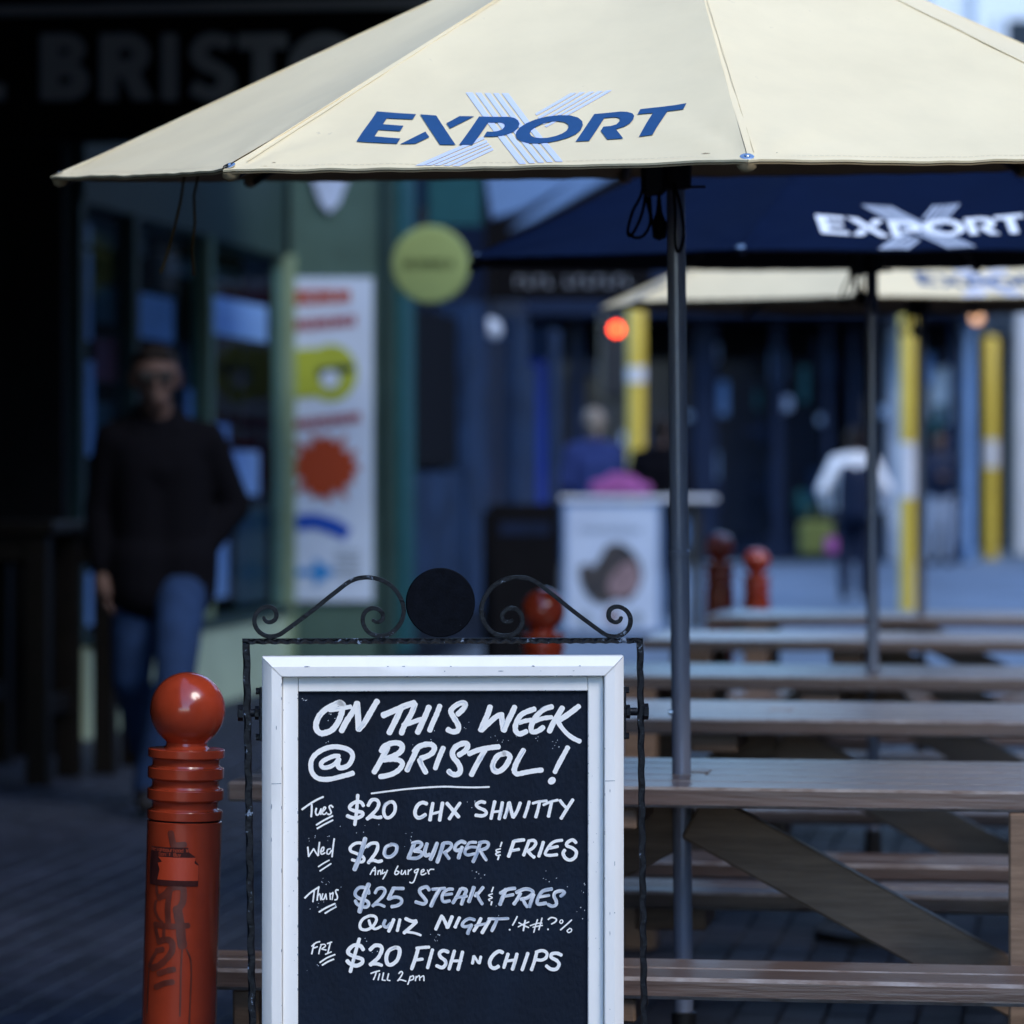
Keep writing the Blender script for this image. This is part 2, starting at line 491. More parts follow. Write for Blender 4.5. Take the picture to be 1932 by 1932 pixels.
# heavy raised sign letters, built as outlines 1 unit high
def arc(cx, cy, rx, ry, a0, a1, n=10):
    return [(cx + rx * math.cos(R(a0 + (a1 - a0) * i / n)), cy + ry * math.sin(R(a0 + (a1 - a0) * i / n))) for i in range(n + 1)]
def ring(outer, inner):
    """outline with a hole joined by a bridge"""
    return outer + [outer[0]] + [inner[0]] + inner[::-1]
GLY = {
    'L': [[(0, 0), (.62, 0), (.62, .24), (.28, .24), (.28, 1), (0, 1)]],
    'B': [[(0, 0)] + [(.42, 0)] + arc(.45, .285, .31, .285, -90, 78, 10) + arc(.42, .76, .28, .24, -52, 90, 8) + [(0, 1)]],
    'R': [[(0, 0), (.27, 0), (.27, .36), (.36, .36), (.52, 0), (.84, 0), (.62, .42)] + arc(.46, .69, .32, .31, -52, 90, 10) + [(0, 1)]],
    'I': [[(0, 0), (.28, 0), (.28, 1), (0, 1)]],
    'T': [[(.23, 0), (.51, 0), (.51, .77), (.74, .77), (.74, 1), (0, 1), (0, .77), (.23, .77)]],
    'O': [ring(arc(.52, .5, .52, .52, -90, 270, 28), arc(.52, .5, .25, .26, -90, 270, 28))],
    'S': [[(.02, .10)] + arc(.34, .27, .34, .29, -118, 60, 10) + [(.36, .62)] + arc(.36, .72, .10, .09, 230, 80, 6) + [(.56, .75), (.64, .95)]
          + arc(.36, .71, .33, .31, 60, 240, 10) + [(.32, .39)] + arc(.33, .29, .10, .10, 60, -110, 6) + [(.10, .31)]],
}
HOLES = {'B': [arc(.38, .30, .11, .075, -90, 270, 10), arc(.37, .735, .09, .065, -90, 270, 10)], 'R': [arc(.40, .69, .12, .09, -90, 270, 10)]}
def glyph_polys(ch):
    out = []
    for p in GLY[ch]:
        out.append((p, HOLES.get(ch, [])))
    return out
def add_glyph(b, ch, org, ex, ez, nrm, depth):
    for outer, holes in glyph_polys(ch):
        loops = [[Vector((q[0], q[1], 0)) for q in outer]] + [[Vector((q[0], q[1], 0)) for q in h] for h in holes]
        flat = [q for lp in loops for q in lp]
        tr = tessellate_polygon(loops)
        o = len(b.v)
        for q in flat: b.v.append(org + ex * q.x + ez * q.y + nrm * depth)
        for q in flat: b.v.append(org + ex * q.x + ez * q.y)
        n = len(flat)
        for t in tr:
            p0, p1, p2 = flat[t[0]], flat[t[1]], flat[t[2]]
            if (p1 - p0).cross(p2 - p0).z < 0: t = (t[0], t[2], t[1])
            b.f.append(tuple(i + o for i in t))
        k = 0
        for lp in loops:
            for i in range(len(lp)):
                j = (i + 1) % len(lp)
                b.f.append((o + k + i, o + k + j, o + k + j + n, o + k + i + n))
            k += len(lp)
ax = Vector((math.cos(ST), -math.sin(ST), 0)); nf = Vector((-math.sin(ST), -math.cos(ST), 0))
for ch, px0, w in (('L', -68, 80), ('B', 78, 93), ('R', 190, 103), ('I', 306, 30), ('S', 356, 92), ('T', 450, 94), ('O', 546, 138), ('L', 704, 76)):
    # plane of the board front: lane b = sb0
    r_ = ray(px0, 190); t_ = sb0 / lane_b(r_); org = Vector((0, 0, HC)) + r_ * t_
    gw = max(q[0] for q in GLY[ch][0])
    wm = w * org.y / F / gw; hm = 125 * org.y / F
    b = MB(); add_glyph(b, ch, org, ax * wm, Vector((0, 0, hm)), nf, .02)
    b.build('letter', M['sign_grey'], board_o)
b = MB(); lbox(b, -6.6, -2.0, sb0 - .05, sb0 - .002, 3.27, 3.31); b.build('moulding', M['sign_grey'], hotel)

# dark bar leaners by the hotel pier
def leaner(loc, h, label):
    t = thing('bar_table', label, 'bar table', loc, -ST, 'dark bar tables by the hotel pier')
    MB().cbox(-.38, .38, -.3, .3, h - .05, h, .006).build('tabletop', M['wood_dark'], t)
    for sx in (-1, 1):
        for sy in (-1, 1):
            MB().cbox(sx * .30 - .045, sx * .30 + .045, sy * .23 - .045, sy * .23 + .045, 0, h - .052, .005).build('leg', M['wood_dark'], t)
        MB().cbox(sx * .30 - .03, sx * .30 + .03, -.183, .183, .28, .36, .005).build('rail', M['wood_dark'], t)
    MB().cbox(-.253, .253, -.26, -.2, h - .16, h - .054, .005).build('apron', M['wood_dark'], t)
    return t
leaner(at(-30, 1470, 15.1).xy.to_3d(), 1.08, 'taller dark timber bar table half out of view by the black pier')
leaner(at(98, 1452, 15.7).xy.to_3d(), 1.05, 'dark timber bar table between the black pier and the walking man')

# ------------------------------------------------------------------ green corner shop
SHA = -4.65 * math.cos(ST)                           # lane offset of its front
shop = thing('corner_shop', 'pale green corner shop with glazed bays and a tall poster on its end face', 'shop')
SB0, SB1 = 16.9, lane_b(at(550, 900, 21.95))
def frac_at_px(px):
    """lane distance where the shop front shows at photo column px"""
    r_ = ray(px, 900)
    k = SHA / lane_a(Vector((r_.x, r_.y, 0)))
    return lane_b(Vector((r_.x, r_.y, 0))) * k
b = MB(); lbox(b, SHA - .25, SHA + .02, SB0, SB1 - .02, 0, .44); b.build('plinth', M['plinth_green'], shop)
b = MB(); lbox(b, SHA - .05, SHA + .05, SB0, SB1 - .02, .442, .48); b.build('sill', M['green'], shop)
b = MB(); lbox(b, SHA - .25, SHA + .0, SB0, SB1 - .02, 2.58, 4.6); b.build('fascia', M['green'], shop)
b = MB(); lbox(b, SHA - 3, SHA - 2.6, SB0, SB1, 0, 4.6); b.build('back_wall', M['interior'], shop)
b = MB(); lbox(b, SHA - 2.6, SHA - .26, SB1 - .1, SB1 - .02, 0, 2.598); b.build('partition', M['interior'], shop)
b = MB(); lbox(b, SHA - 2.6, SHA - .26, SB0, SB1, 2.6, 2.7); b.build('ceiling', M['interior'], shop)
b = MB(); lbox(b, SHA - 2.6, SHA - .1, SB0 - .3, SB0 - .02, 0, 4.6); b.build('party_wall', M['interior'], shop)
edges_px = [146, 248, 390, 540]
prev = None
for px in edges_px:
    q = frac_at_px(px)
    b = MB(); lbox(b, SHA - .07, SHA + .03, q - .05, q + .05, .482, 2.578); b.build('mullion', M['pale_green'] if px in (390, 540) else M['green'], shop)
    if prev:
        b = MB(); lbox(b, SHA - .02, SHA - .012, prev + .052, q - .052, .482, 2.578); b.build('pane', M['glass'], shop)
    prev = q
def win_poster(px0, px1, y0, y1, mt, off=.06, name='poster'):
    q0, q1 = frac_at_px(px0), frac_at_px(px1)
    d = (q0 + q1) / 2 * math.cos(ST) + SHA * -math.sin(ST)
    z1, z0 = HC + (HOR - y0) * d / F, HC + (HOR - y1) * d / F
    b = MB(); lbox(b, SHA - off - .01, SHA - off, q0, q1, z0, z1)
    return b.build(name, mt, shop)
win_poster(266, 348, 556, 640, M['paper_blue'])
win_poster(402, 522, 566, 636, M['paper'])
win_poster(160, 196, 470, 640, M['paper_blue'])
win_poster(160, 200, 680, 860, M['paper_blue'])
win_poster(206, 246, 540, 610, M['teal'])
win_poster(204, 250, 640, 720, M['poster_red'])
win_poster(150, 170, 880, 960, M['poster_navy'])
win_poster(428, 526, 850, 935, M['paper'], .12)
win_poster(440, 470, 800, 850, M['paper_blue'], .12)
win_poster(404, 462, 960, 1130, M['paper_blue'], .1)
win_poster(478, 534, 955, 1140, M['green'], .1)
win_poster(180, 240, 1080, 1180, M['paper_blue'], .1)
win_poster(440, 452, 650, 830, M['blue_mid'], .3, 'stock')
win_poster(470, 482, 640, 840, M['blue_mid'], .5, 'stock')
win_poster(500, 530, 700, 830, M['poster_red'], .8, 'stock')
win_poster(404, 530, 690, 700, M['blue_mid'], .6, 'shelf')
win_poster(404, 530, 936, 946, M['green'], .2, 'shelf')
win_poster(200, 236, 760, 830, M['green'], .06)
win_poster(170, 196, 420, 460, M['paper_blue'], .06)
win_poster(256, 380, 425, 470, M['green'], .3, 'blind')
win_poster(402, 530, 500, 530, M['teal'], .25, 'blind')
win_poster(404, 416, 735, 930, M['paper_blue'], .15, 'stock')
# end face with the poster, square to the view of the lane
EY = 22.0
e0, e1 = at(548, 900, EY), at(742, 900, EY)
b = MB(); b.box(e0.x, e1.x, EY, EY + .3, 0, 5.0); b.build('end_wall', M['wall_green'], shop)
b = MB(); b.box(e0.x - .02, e0.x + .035, EY - .06, EY - .002, 0, 2.6); b.build('corner_post', M['pale_green'], shop)
b = MB(); b.box(e1.x - .05, e1.x + .012, EY - .06, EY - .002, 0, 4.0); b.build('corner_post', M['green'], shop)
a_, b_ = at(556, 524, EY), at(704, 1134, EY)
pst = MB().box(a_.x, b_.x, EY - .030, EY - .004, b_.z, a_.z).build('poster', M['paper'], shop)
def poster_shape(px, mt, lay=0):
    poly = [(at(x, y, EY).x, at(x, y, EY).z) for x, y in px]
    return MB().prism(poly, EY - .034 - .003 * lay, EY - .0305 - .003 * lay).build('printed_shape', mt, pst)
S7 = .7246 * .5 * .9437          # helper scale of the enlarged poster view
def zp(p): return (1050 / 2.12 + p[0] * .3418, 1050 / 2.12 + p[1] * .3418)
def letter_row(x0, y0, x1, y1, h0, h1, n, mt):
    for k in range(n):
        f0, f1 = k / n, (k + .84) / n
        xa, xb = x0 + (x1 - x0) * f0, x0 + (x1 - x0) * f1
        ya, yb = y0 + (y1 - y0) * f0, y0 + (y1 - y0) * f1
        ha = h0 + (h1 - h0) * f0
        if k % 3 == 1: q = ((xa, ya), (xb, yb), (xb, yb + ha), (xa + (xb - xa) * .62, ya + ha), (xa + (xb - xa) * .55, ya + ha * .45), (xa + (xb - xa) * .38, ya + ha), (xa, ya + ha))
        elif k % 3 == 2: q = ((xa, ya), (xb, yb), (xb, yb + ha * .3), (xa + (xb - xa) * .4, ya + ha * .35), (xa + (xb - xa) * .4, ya + ha * .6), (xb, yb + ha * .65), (xb, yb + ha), (xa, ya + ha))
        else: q = ((xa, ya), (xb, yb), (xb, yb + ha), (xa, ya + ha))
        poster_shape([zp(p) for p in q], M[mt])
letter_row(180, 150, 490, 150, 88, 72, 8, 'poster_rust')
letter_row(180, 318, 520, 290, 60, 60, 10, 'poster_red')
poster_shape([zp((380 + 145 * math.cos(t * .2618), 610 + 158 * math.sin(t * .2618))) for t in range(24)], M['poster_lime'])
poster_shape([zp(p) for p in ((182, 480), (300, 470), (300, 740), (182, 750))], M['poster_lime'], 1)
poster_shape([zp((375 + 52 * math.cos(t * .2618), 645 + 50 * math.sin(t * .2618))) for t in range(24)], M['paper'], 2)
poster_shape([zp(p) for p in ((300, 585), (500, 560), (505, 600), (300, 640))], M['green'], 1)
letter_row(180, 870, 545, 825, 55, 55, 11, 'poster_red')
star = []
for t in range(26):
    rr = (205 if t % 2 == 0 else 145) * (1 + .1 * math.sin(t * 2.1))
    star.append(zp((345 + rr * math.cos(t * 2 * math.pi / 26), 1130 + rr * math.sin(t * 2 * math.pi / 26))))
poster_shape(star, M['poster_rust'], 1)
poster_shape([zp(p) for p in ((190, 1390), (300, 1385), (420, 1420), (492, 1470), (455, 1535), (380, 1500), (290, 1470), (190, 1480))], M['poster_navy'])
poster_shape([zp(p) for p in ((190, 1690), (285, 1690), (285, 1630), (405, 1708), (285, 1790), (285, 1728), (190, 1728))], M['poster_cyan'])
for r_ in range(5):
    letter_row(400, 1590 + r_ * 34, 545, 1590 + r_ * 34, 14, 14, 6, 'print_grey')
for r_ in range(2):
    letter_row(250, 1075 + r_ * 70, 450, 1055 + r_ * 70, 40, 40, 5, 'poster_red')
# upper white pennant under the fascia
poster_shape_pts = [(586, 332), (660, 332), (640, 385), (622, 402), (606, 385)]
MB().prism([(at(x, y, EY).x, at(x, y, EY).z) for x, y in poster_shape_pts], EY - .03, EY - .004).build('pennant', M['paper_blue'], shop)

# ------------------------------------------------------------------ round projecting sign
rs = at(812, 500, 21.0)
sg = thing('round_sign', 'round lime green projecting sign with a line of dark lettering', 'sign', rs)
rr = 73 * 21.0 / F
ML = Matrix.Rotation(R(90), 4, 'X')
MB().lathe([(0, -.04), (rr - .01, -.04), (rr, -.03), (rr, .03), (rr - .01, .04), (0, .04)], 40, M=ML).build('face', M['lime_sign'], sg, 40)
b = MB()
xs = -.145
for k, (w, st) in enumerate(((.036, 'o'), (.040, 'e'), (.036, 'o'), (.042, 'n'), (.036, 'o'), (.036, 'e'), (.034, 'n'))):
    x0 = xs; x1 = xs + w - .010
    b.box(x0, x0 + .009, -.046, -.0405, -.018, .028)
    if st in 'on': b.box(x1 - .009, x1, -.046, -.0405, -.018, .028)
    if st in 'oe': b.box(x0 + .0092, x1 - .0092, -.046, -.0405, .019, .028); b.box(x0 + .0092, x1 - .0092, -.046, -.0405, -.018, -.009)
    if st in 'n': b.box(x0 + .0092, x1 - .0092, -.046, -.0405, .012, .022)
    xs += w + .004
tag(b.build('lettering', M['sign_ink'], sg), kind='stuff')
b = MB(); b.tube([(-rr * .2, .0, rr + .0), (-rr * .2, 0, rr + .10), (-rr * .2, .45, rr + .10)], .015, 8); b.build('bracket', M['dark_metal'], sg)

# ------------------------------------------------------------------ row of shops beyond
row = thing('blue_shop_row', 'dark blue shop row with pale panels and a black name board beyond the lime sign', 'shop')
RA = lane_a(Vector((e1.x, EY, 0)))
RB0 = lane_b(Vector((e1.x, EY, 0))) + .32
def rpx(px):
    r_ = ray(px, 900); v = Vector((r_.x, r_.y, 0))
    # front line leans out a little: a = RA + .0 ; solve
    k = RA / lane_a(v)
    return lane_b(v) * k
def row_panel(px0, px1, y0, y1, mt, name='panel', out=.02, thick=.2):
    q0, q1 = rpx(px0), rpx(px1)
    qm = (q0 + q1) / 2
    d = -RA * math.sin(ST) + qm * math.cos(ST)
    z1, z0 = HC + (HOR - y0) * d / F, max(0, HC + (HOR - y1) * d / F)
    b = MB(); lbox(b, RA + out - thick, RA + out, q0, q1, z0, z1)
    return b.build(name, mt, row)
b = MB(); lbox(b, RA - 4, RA - .3, RB0, rpx(1060), 0, 6.2); b.build('wall', M['blue_dark'], row)
row_panel(744, 768, 330, 1230, M['teal'], 'pier', .05)
row_panel(772, 862, 590, 880, M['interior'], 'doorway', .0)
row_panel(770, 864, 890, 1110, M['blue_mid'], 'panel', .03)
row_panel(866, 892, 570, 1150, M['blue_mid'], 'pier', .06)
row_panel(894, 915, 575, 1150, M['blue_mid'], 'panel', .02)
row_panel(916, 960, 640, 1120, M['blue_dark'], 'doorway', .0)
row_panel(962, 985, 600, 1100, M['blue_mid'], 'pier', .05)
row_panel(987, 1008, 690, 1050, M['blue_mid'], 'panel', .02)
row_panel(1009, 1024, 680, 1000, M['blue_vivid'], 'door', .03)
row_panel(1026, 1046, 620, 1000, M['blue_mid'], 'pier', .05)
# deep black name board facing the view above them
NBY = 27.5
p0, p1 = at(880, 488, NBY), at(1230, 565, NBY)
MB().box(p0.x, p1.x, NBY, NBY + .15, p1.z, p0.z + .7).build('name_board', M['black_wall'], row)
b = MB()
for k in range(12):
    x = p0.x + .38 + k * .075
    if k in (4,): continue
    b.box(x, x + .012, NBY - .012, NBY - .001, p1.z + .10, p1.z + .17)
    b.box(x + .0122, x + .045, NBY - .012, NBY - .001, p1.z + .155 - .055 * (k % 2), p1.z + .17 - .055 * (k % 2))
tag(b.build('lettering', M['sign_grey'], row), kind='stuff')
# pale sloping awning above
AW = 25.0
poly = [(at(x, y, AW).x, at(x, y, AW).z) for x, y in ((912, 300), (1190, 290), (1060, 352), (985, 396), (928, 410))]
MB().prism(poly, AW, AW + .25).build('awning', M['blue_pale'], row)
MB().prism([(at(x, y, AW).x, at(x, y, AW).z) for x, y in ((1085, 352), (1215, 285), (1235, 300), (1010, 425), (960, 445))], AW - .6, AW - .4).build('awning', M['blue_pale'], row)
MB().box(at(742, 0, AW).x, at(908, 0, AW).x, AW, AW + .2, at(0, 425, AW).z, 6.0).build('upper_wall', M['teal'], row)
gl = thing('globe_lamp', 'unlit white globe lamp hanging in front of the blue shop row', 'lamp', at(925, 622, 26.0))
MB().lathe([(0, -.085)] + [(.085 * math.cos(R(t)), .085 * math.sin(R(t))) for t in range(-75, 80, 15)] + [(0.02, .085)], 20).build('globe', M['globe'], gl, 60)
MB().tube([(0, 0, .085), (0, 0, .6)], .008, 6).build('hanger', M['dark_metal'], gl)

# ------------------------------------------------------------------ dark arcade across the end of the lane
AY = 52.0
arc_b = thing('arcade_building', 'dark glazed arcade across the end of the lane with pale blue columns', 'building')
x0, x1 = at(930, 0, AY).x, at(1846, 0, AY).x
MB().box(x0, x1, AY + 2.0, AY + 6, 0, at(0, 420, AY).z).build('wall', M['interior'], arc_b)
MB().box(x0, x1, AY - 1.2, AY + 2.0, at(0, 600, AY).z, at(0, 470, AY).z).build('verandah', M['blue_dark'], arc_b)
MB().box(x0, x1, AY + .6, AY + 2.0, .0, .35).build('plinth', M['blue_dark'], arc_b)
for px, w, mt, yt in ((1090, 22, 'blue_dark', 600), (1330, 44, 'blue_dark', 600), (1467, 20, 'blue_dark', 640), (1562, 16, 'blue_dark', 640), (1610, 14, 'blue_dark', 660), (1692, 36, 'column_pale', 640), (1800, 12, 'blue_mid', 640), (1828, 20, 'blue_pale', 640)):
    p = at(px, 0, AY)
    hw = w * AY / F / 2
    MB().cbox(p.x - hw, p.x + hw, AY - .1, AY + .15, 0, at(0, yt - 40, AY).z, .02).build('column', M[mt], arc_b)
cols_px = [930, 1079, 1101, 1308, 1352, 1457, 1477, 1554, 1570, 1603, 1617, 1674, 1710, 1794, 1806, 1818]
for i in range(0, len(cols_px) - 1, 2):
    a0, a1 = at(cols_px[i], 0, AY).x, at(cols_px[i + 1], 0, AY).x
    if a1 - a0 > .3:
        n = max(1, round((a1 - a0) / .9))
        for k in range(n):
            MB().box(a0 + (a1 - a0) * k / n + .02, a0 + (a1 - a0) * (k + 1) / n - .02, AY + .5, AY + .52, .36, 2.9).build('pane', M['glass_dark'], arc_b)
# coloured patches imitating light spots and highlights at the glass
for (xa, ya, xb, yb, mt) in ((1755, 690, 1795, 800, 'stone'), (1740, 900, 1760, 1000, 'blue_pale'), (1800, 950, 1816, 1030, 'paper_blue'), (1310, 640, 1330, 700, 'blue_mid'), (1453, 660, 1480, 720, 'blue_pale'), (1458, 765, 1480, 780, 'stone'), (1548, 670, 1575, 712, 'blue_mid'), (1452, 860, 1478, 960, 'blue_mid'), (1500, 930, 1540, 970, 'teal'), (1598, 690, 1612, 800, 'blue_dark'), (1350, 590, 1560, 600, 'blue_vivid')):
    a, c = at(xa, ya, AY + .3), at(xb, yb, AY + .3)
    MB().box(a.x, c.x, AY + .3, AY + .33, c.z, a.z).build('tone_patch', M[mt], arc_b)

rnd = random.Random(5)
for k in range(60):  # random lighter and darker patches; the bright ones imitate small highlights
    px = rnd.uniform(1080, 1800); y1 = rnd.uniform(660, 1040); hh_ = rnd.uniform(8, 70); ww = rnd.uniform(5, 30)
    a, c = at(px, y1 - hh_, AY + .2), at(px + ww, y1, AY + .2)
    MB().cbox(a.x, c.x, AY + .17, AY + .25, max(.02, c.z), a.z, .02).build('tone_patch', M[rnd.choice(('blue_dark', 'blue_mid', 'blue_dark', 'interior', 'interior', 'blue_pale', 'teal', 'food_brown', 'blue_mid', 'paper_blue'))], arc_b)
# pale stone building far right
PB = 60.0
st_b = thing('stone_building', 'pale stone building rising behind the cream parasol with a dark upper window', 'building')
xa, xb = at(1640, 0, PB).x, at(2500, 0, PB).x
MB().box(xa, xb, PB, PB + 8, 3.6, 20).build('wall', M['stone'], st_b)
for px in (1765, 1850):
    p = at(px, 0, PB); MB().box(p.x - .12, p.x + .12, PB - .18, PB - .002, 3.6, 20).build('pilaster', M['stone'], st_b)
wa, wb = at(1898, 38, PB), at(1990, 150, PB)
MB().box(wa.x, wb.x, PB - .05, PB - .003, wb.z, wa.z).build('window', M['glass_dark'], st_b)
MB().box(wa.x - .12, wa.x - .003, PB - .1, PB - .003, wb.z, wa.z + .1).build('window_frame', M['stone'], st_b)
p = at(1918, 0, PB - 4)
MB().cbox(p.x, p.x + .9, PB - 4, PB - 3.2, 0, 4.2, .03).build('pier', M['stone'], st_b)
MB().box(p.x - .6, xb, PB - 4.1, PB - .2, 4.22, 4.9).build('ledge', M['stone'], st_b)

# unseen terrace added beside the lane to block low sky and its reflections
for nm, (a0, a1, c0, c1, h), lb in (('added_terrace', (9.0, 16, -25, 130, 9.5), 'plain grey terrace added out of view to block open sky beside the lane'),):
    t = thing(nm, lb, 'building')
    b = MB(); lbox(b, a0, a1, c0, c1, 0, h); b.build('wall', M['render'], t)
    b = MB(); lbox(b, a0 - .15, a1 + .15, c0 - .15, c1 + .15, h + .002, h + .4); b.build('parapet', M['render'], t)
MB().box(at(1846, 0, PB).x, xb, PB + .6, PB + 3, 0, 3.598).build('shopfront', M['blue_mid'], st_b)
MB().box(at(1850, 0, PB).x, at(1905, 0, PB).x, PB + .5, PB + .59, .3, 2.8).build('window', M['glass_dark'], st_b)
# ------------------------------------------------------------------ yellow poles, signal, lamps
def yellow_pole(px, ytop, ybot, d, w, bands, label, zb=None):
    p = at(px, ybot, d); z0 = 0.0 if zb is None else zb
    zt = at(px, ytop, d).z
    t = thing('yellow_pole', label, 'pole', (p.x, d, z0), 0, 'yellow poles along the lane')
    r_ = w * d / F / 2
    cuts = [0.0]
    seg = []
    for (ya, yb_) in bands:
        seg.append((at(0, yb_, d).z - z0, at(0, ya, d).z - z0))
    z = 0.0
    for (s0, s1) in seg:
        MB().lathe([(r_, z), (r_, s0)], 20).build('shaft', M['yellow'], t, 60)
        MB().lathe([(r_ * 1.04, s0 + .001), (r_ * 1.04, s1 - .001)], 20).build('band', M['white_band'], t, 60)
        z = s1
    MB().lathe([(r_, z), (r_, zt - z0), (r_ * .6, zt - z0 + .05)], 20).build('shaft', M['yellow'], t, 60)
    return t
yellow_pole(1200, 560, 1170, 34.5, 34, [(692, 722)], 'yellow pole with a single white band beside the red signal')
yellow_pole(1712, 590, 1150, 33.5, 30, [(835, 940)], 'yellow pole with a tall printed white band and a ring, behind the thin grey pole')
yellow_pole(1868, 640, 1052, 54.0, 30, [(830, 882)], 'yellow pole with a small printed band close to the pale stone pier')
ring_ = at(1712, 938, 33.2)
ts = thing('traffic_signal', 'dark signal head showing a round red light', 'traffic signal', (at(1163, 0, 40).x, 40, 0))
zc = at(0, 621, 40).z
MB().cbox(-.17, .17, .02, .3, zc - .75, zc + .22, .03).build('housing', M['dark_metal'], ts)
MB().lathe([(0, 0), (.055, 0), (.055, .02), (0, .035)], 24, M=Matrix.Translation((0, .018, zc)) @ Matrix.Rotation(R(90), 4, 'X')).build('lamp', M['red_lamp'], ts)
MB().lathe([(.06, 0), (.06, zc - .752)], 12, c=(0, .16, 0)).build('post', M['dark_metal'], ts)
for x_, y_, r_, mt, lb in ((1825, 577, .045, 'violet_lamp', 'small violet lamp glowing under the third parasol'), (1843, 600, .06, 'warm_lamp', 'small warm lamp glowing under the third parasol')):
    p = at(x_, y_, 40)
    t = thing('hanging_lamp', lb, 'lamp', p)
    MB().lathe([(0, -r_)] + [(r_ * math.cos(R(k)), r_ * math.sin(R(k))) for k in range(-60, 80, 20)] + [(.01, r_)], 16).build('bulb', M[mt], t, 60)
    MB().tube([(0, 0, r_), (0, .0, r_ + .35)], .01, 6).build('cord', M['dark_metal'], t)

# ------------------------------------------------------------------ people
def capsules(caps, voxel, name, mt, parent, smooth_it=6, cut=None):
    b = MB()
    for (p1, r1, p2, r2) in caps:
        p1, p2 = Vector(p1), Vector(p2)
        t = (p2 - p1); L = t.length
        if L < 1e-5: t = Vector((0, 0, 1)); L = 1e-4
        t = t / L
        pts, rs = [], []
        for k in range(5):
            a = R(90 - k * 18 - 9); pts.append(p1 - t * r1 * math.sin(a)); rs.append(r1 * math.cos(a))
        pts.append(p1); rs.append(r1); pts.append(p2); rs.append(r2)
        for k in range(5):
            a = R(18 * k + 9); pts.append(p2 + t * r2 * math.sin(a)); rs.append(r2 * math.cos(a))
        b.tube(pts, rs, 14)
    o = b.build(name, mt, parent)
    m = o.modifiers.new('fuse', 'REMESH'); m.mode = 'VOXEL'; m.voxel_size = voxel; m.use_smooth_shade = True
    s_ = o.modifiers.new('soften', 'SMOOTH'); s_.factor = .5; s_.iterations = smooth_it
    bpy.context.view_layer.update()
    dg = bpy.context.evaluated_depsgraph_get()
    me = bpy.data.meshes.new_from_object(o.evaluated_get(dg))
    old = o.data; o.modifiers.clear(); o.data = me; me.name = name
    if not me.materials: me.materials.append(mt)
    me.shade_smooth()
    bpy.data.meshes.remove(old)
    return o

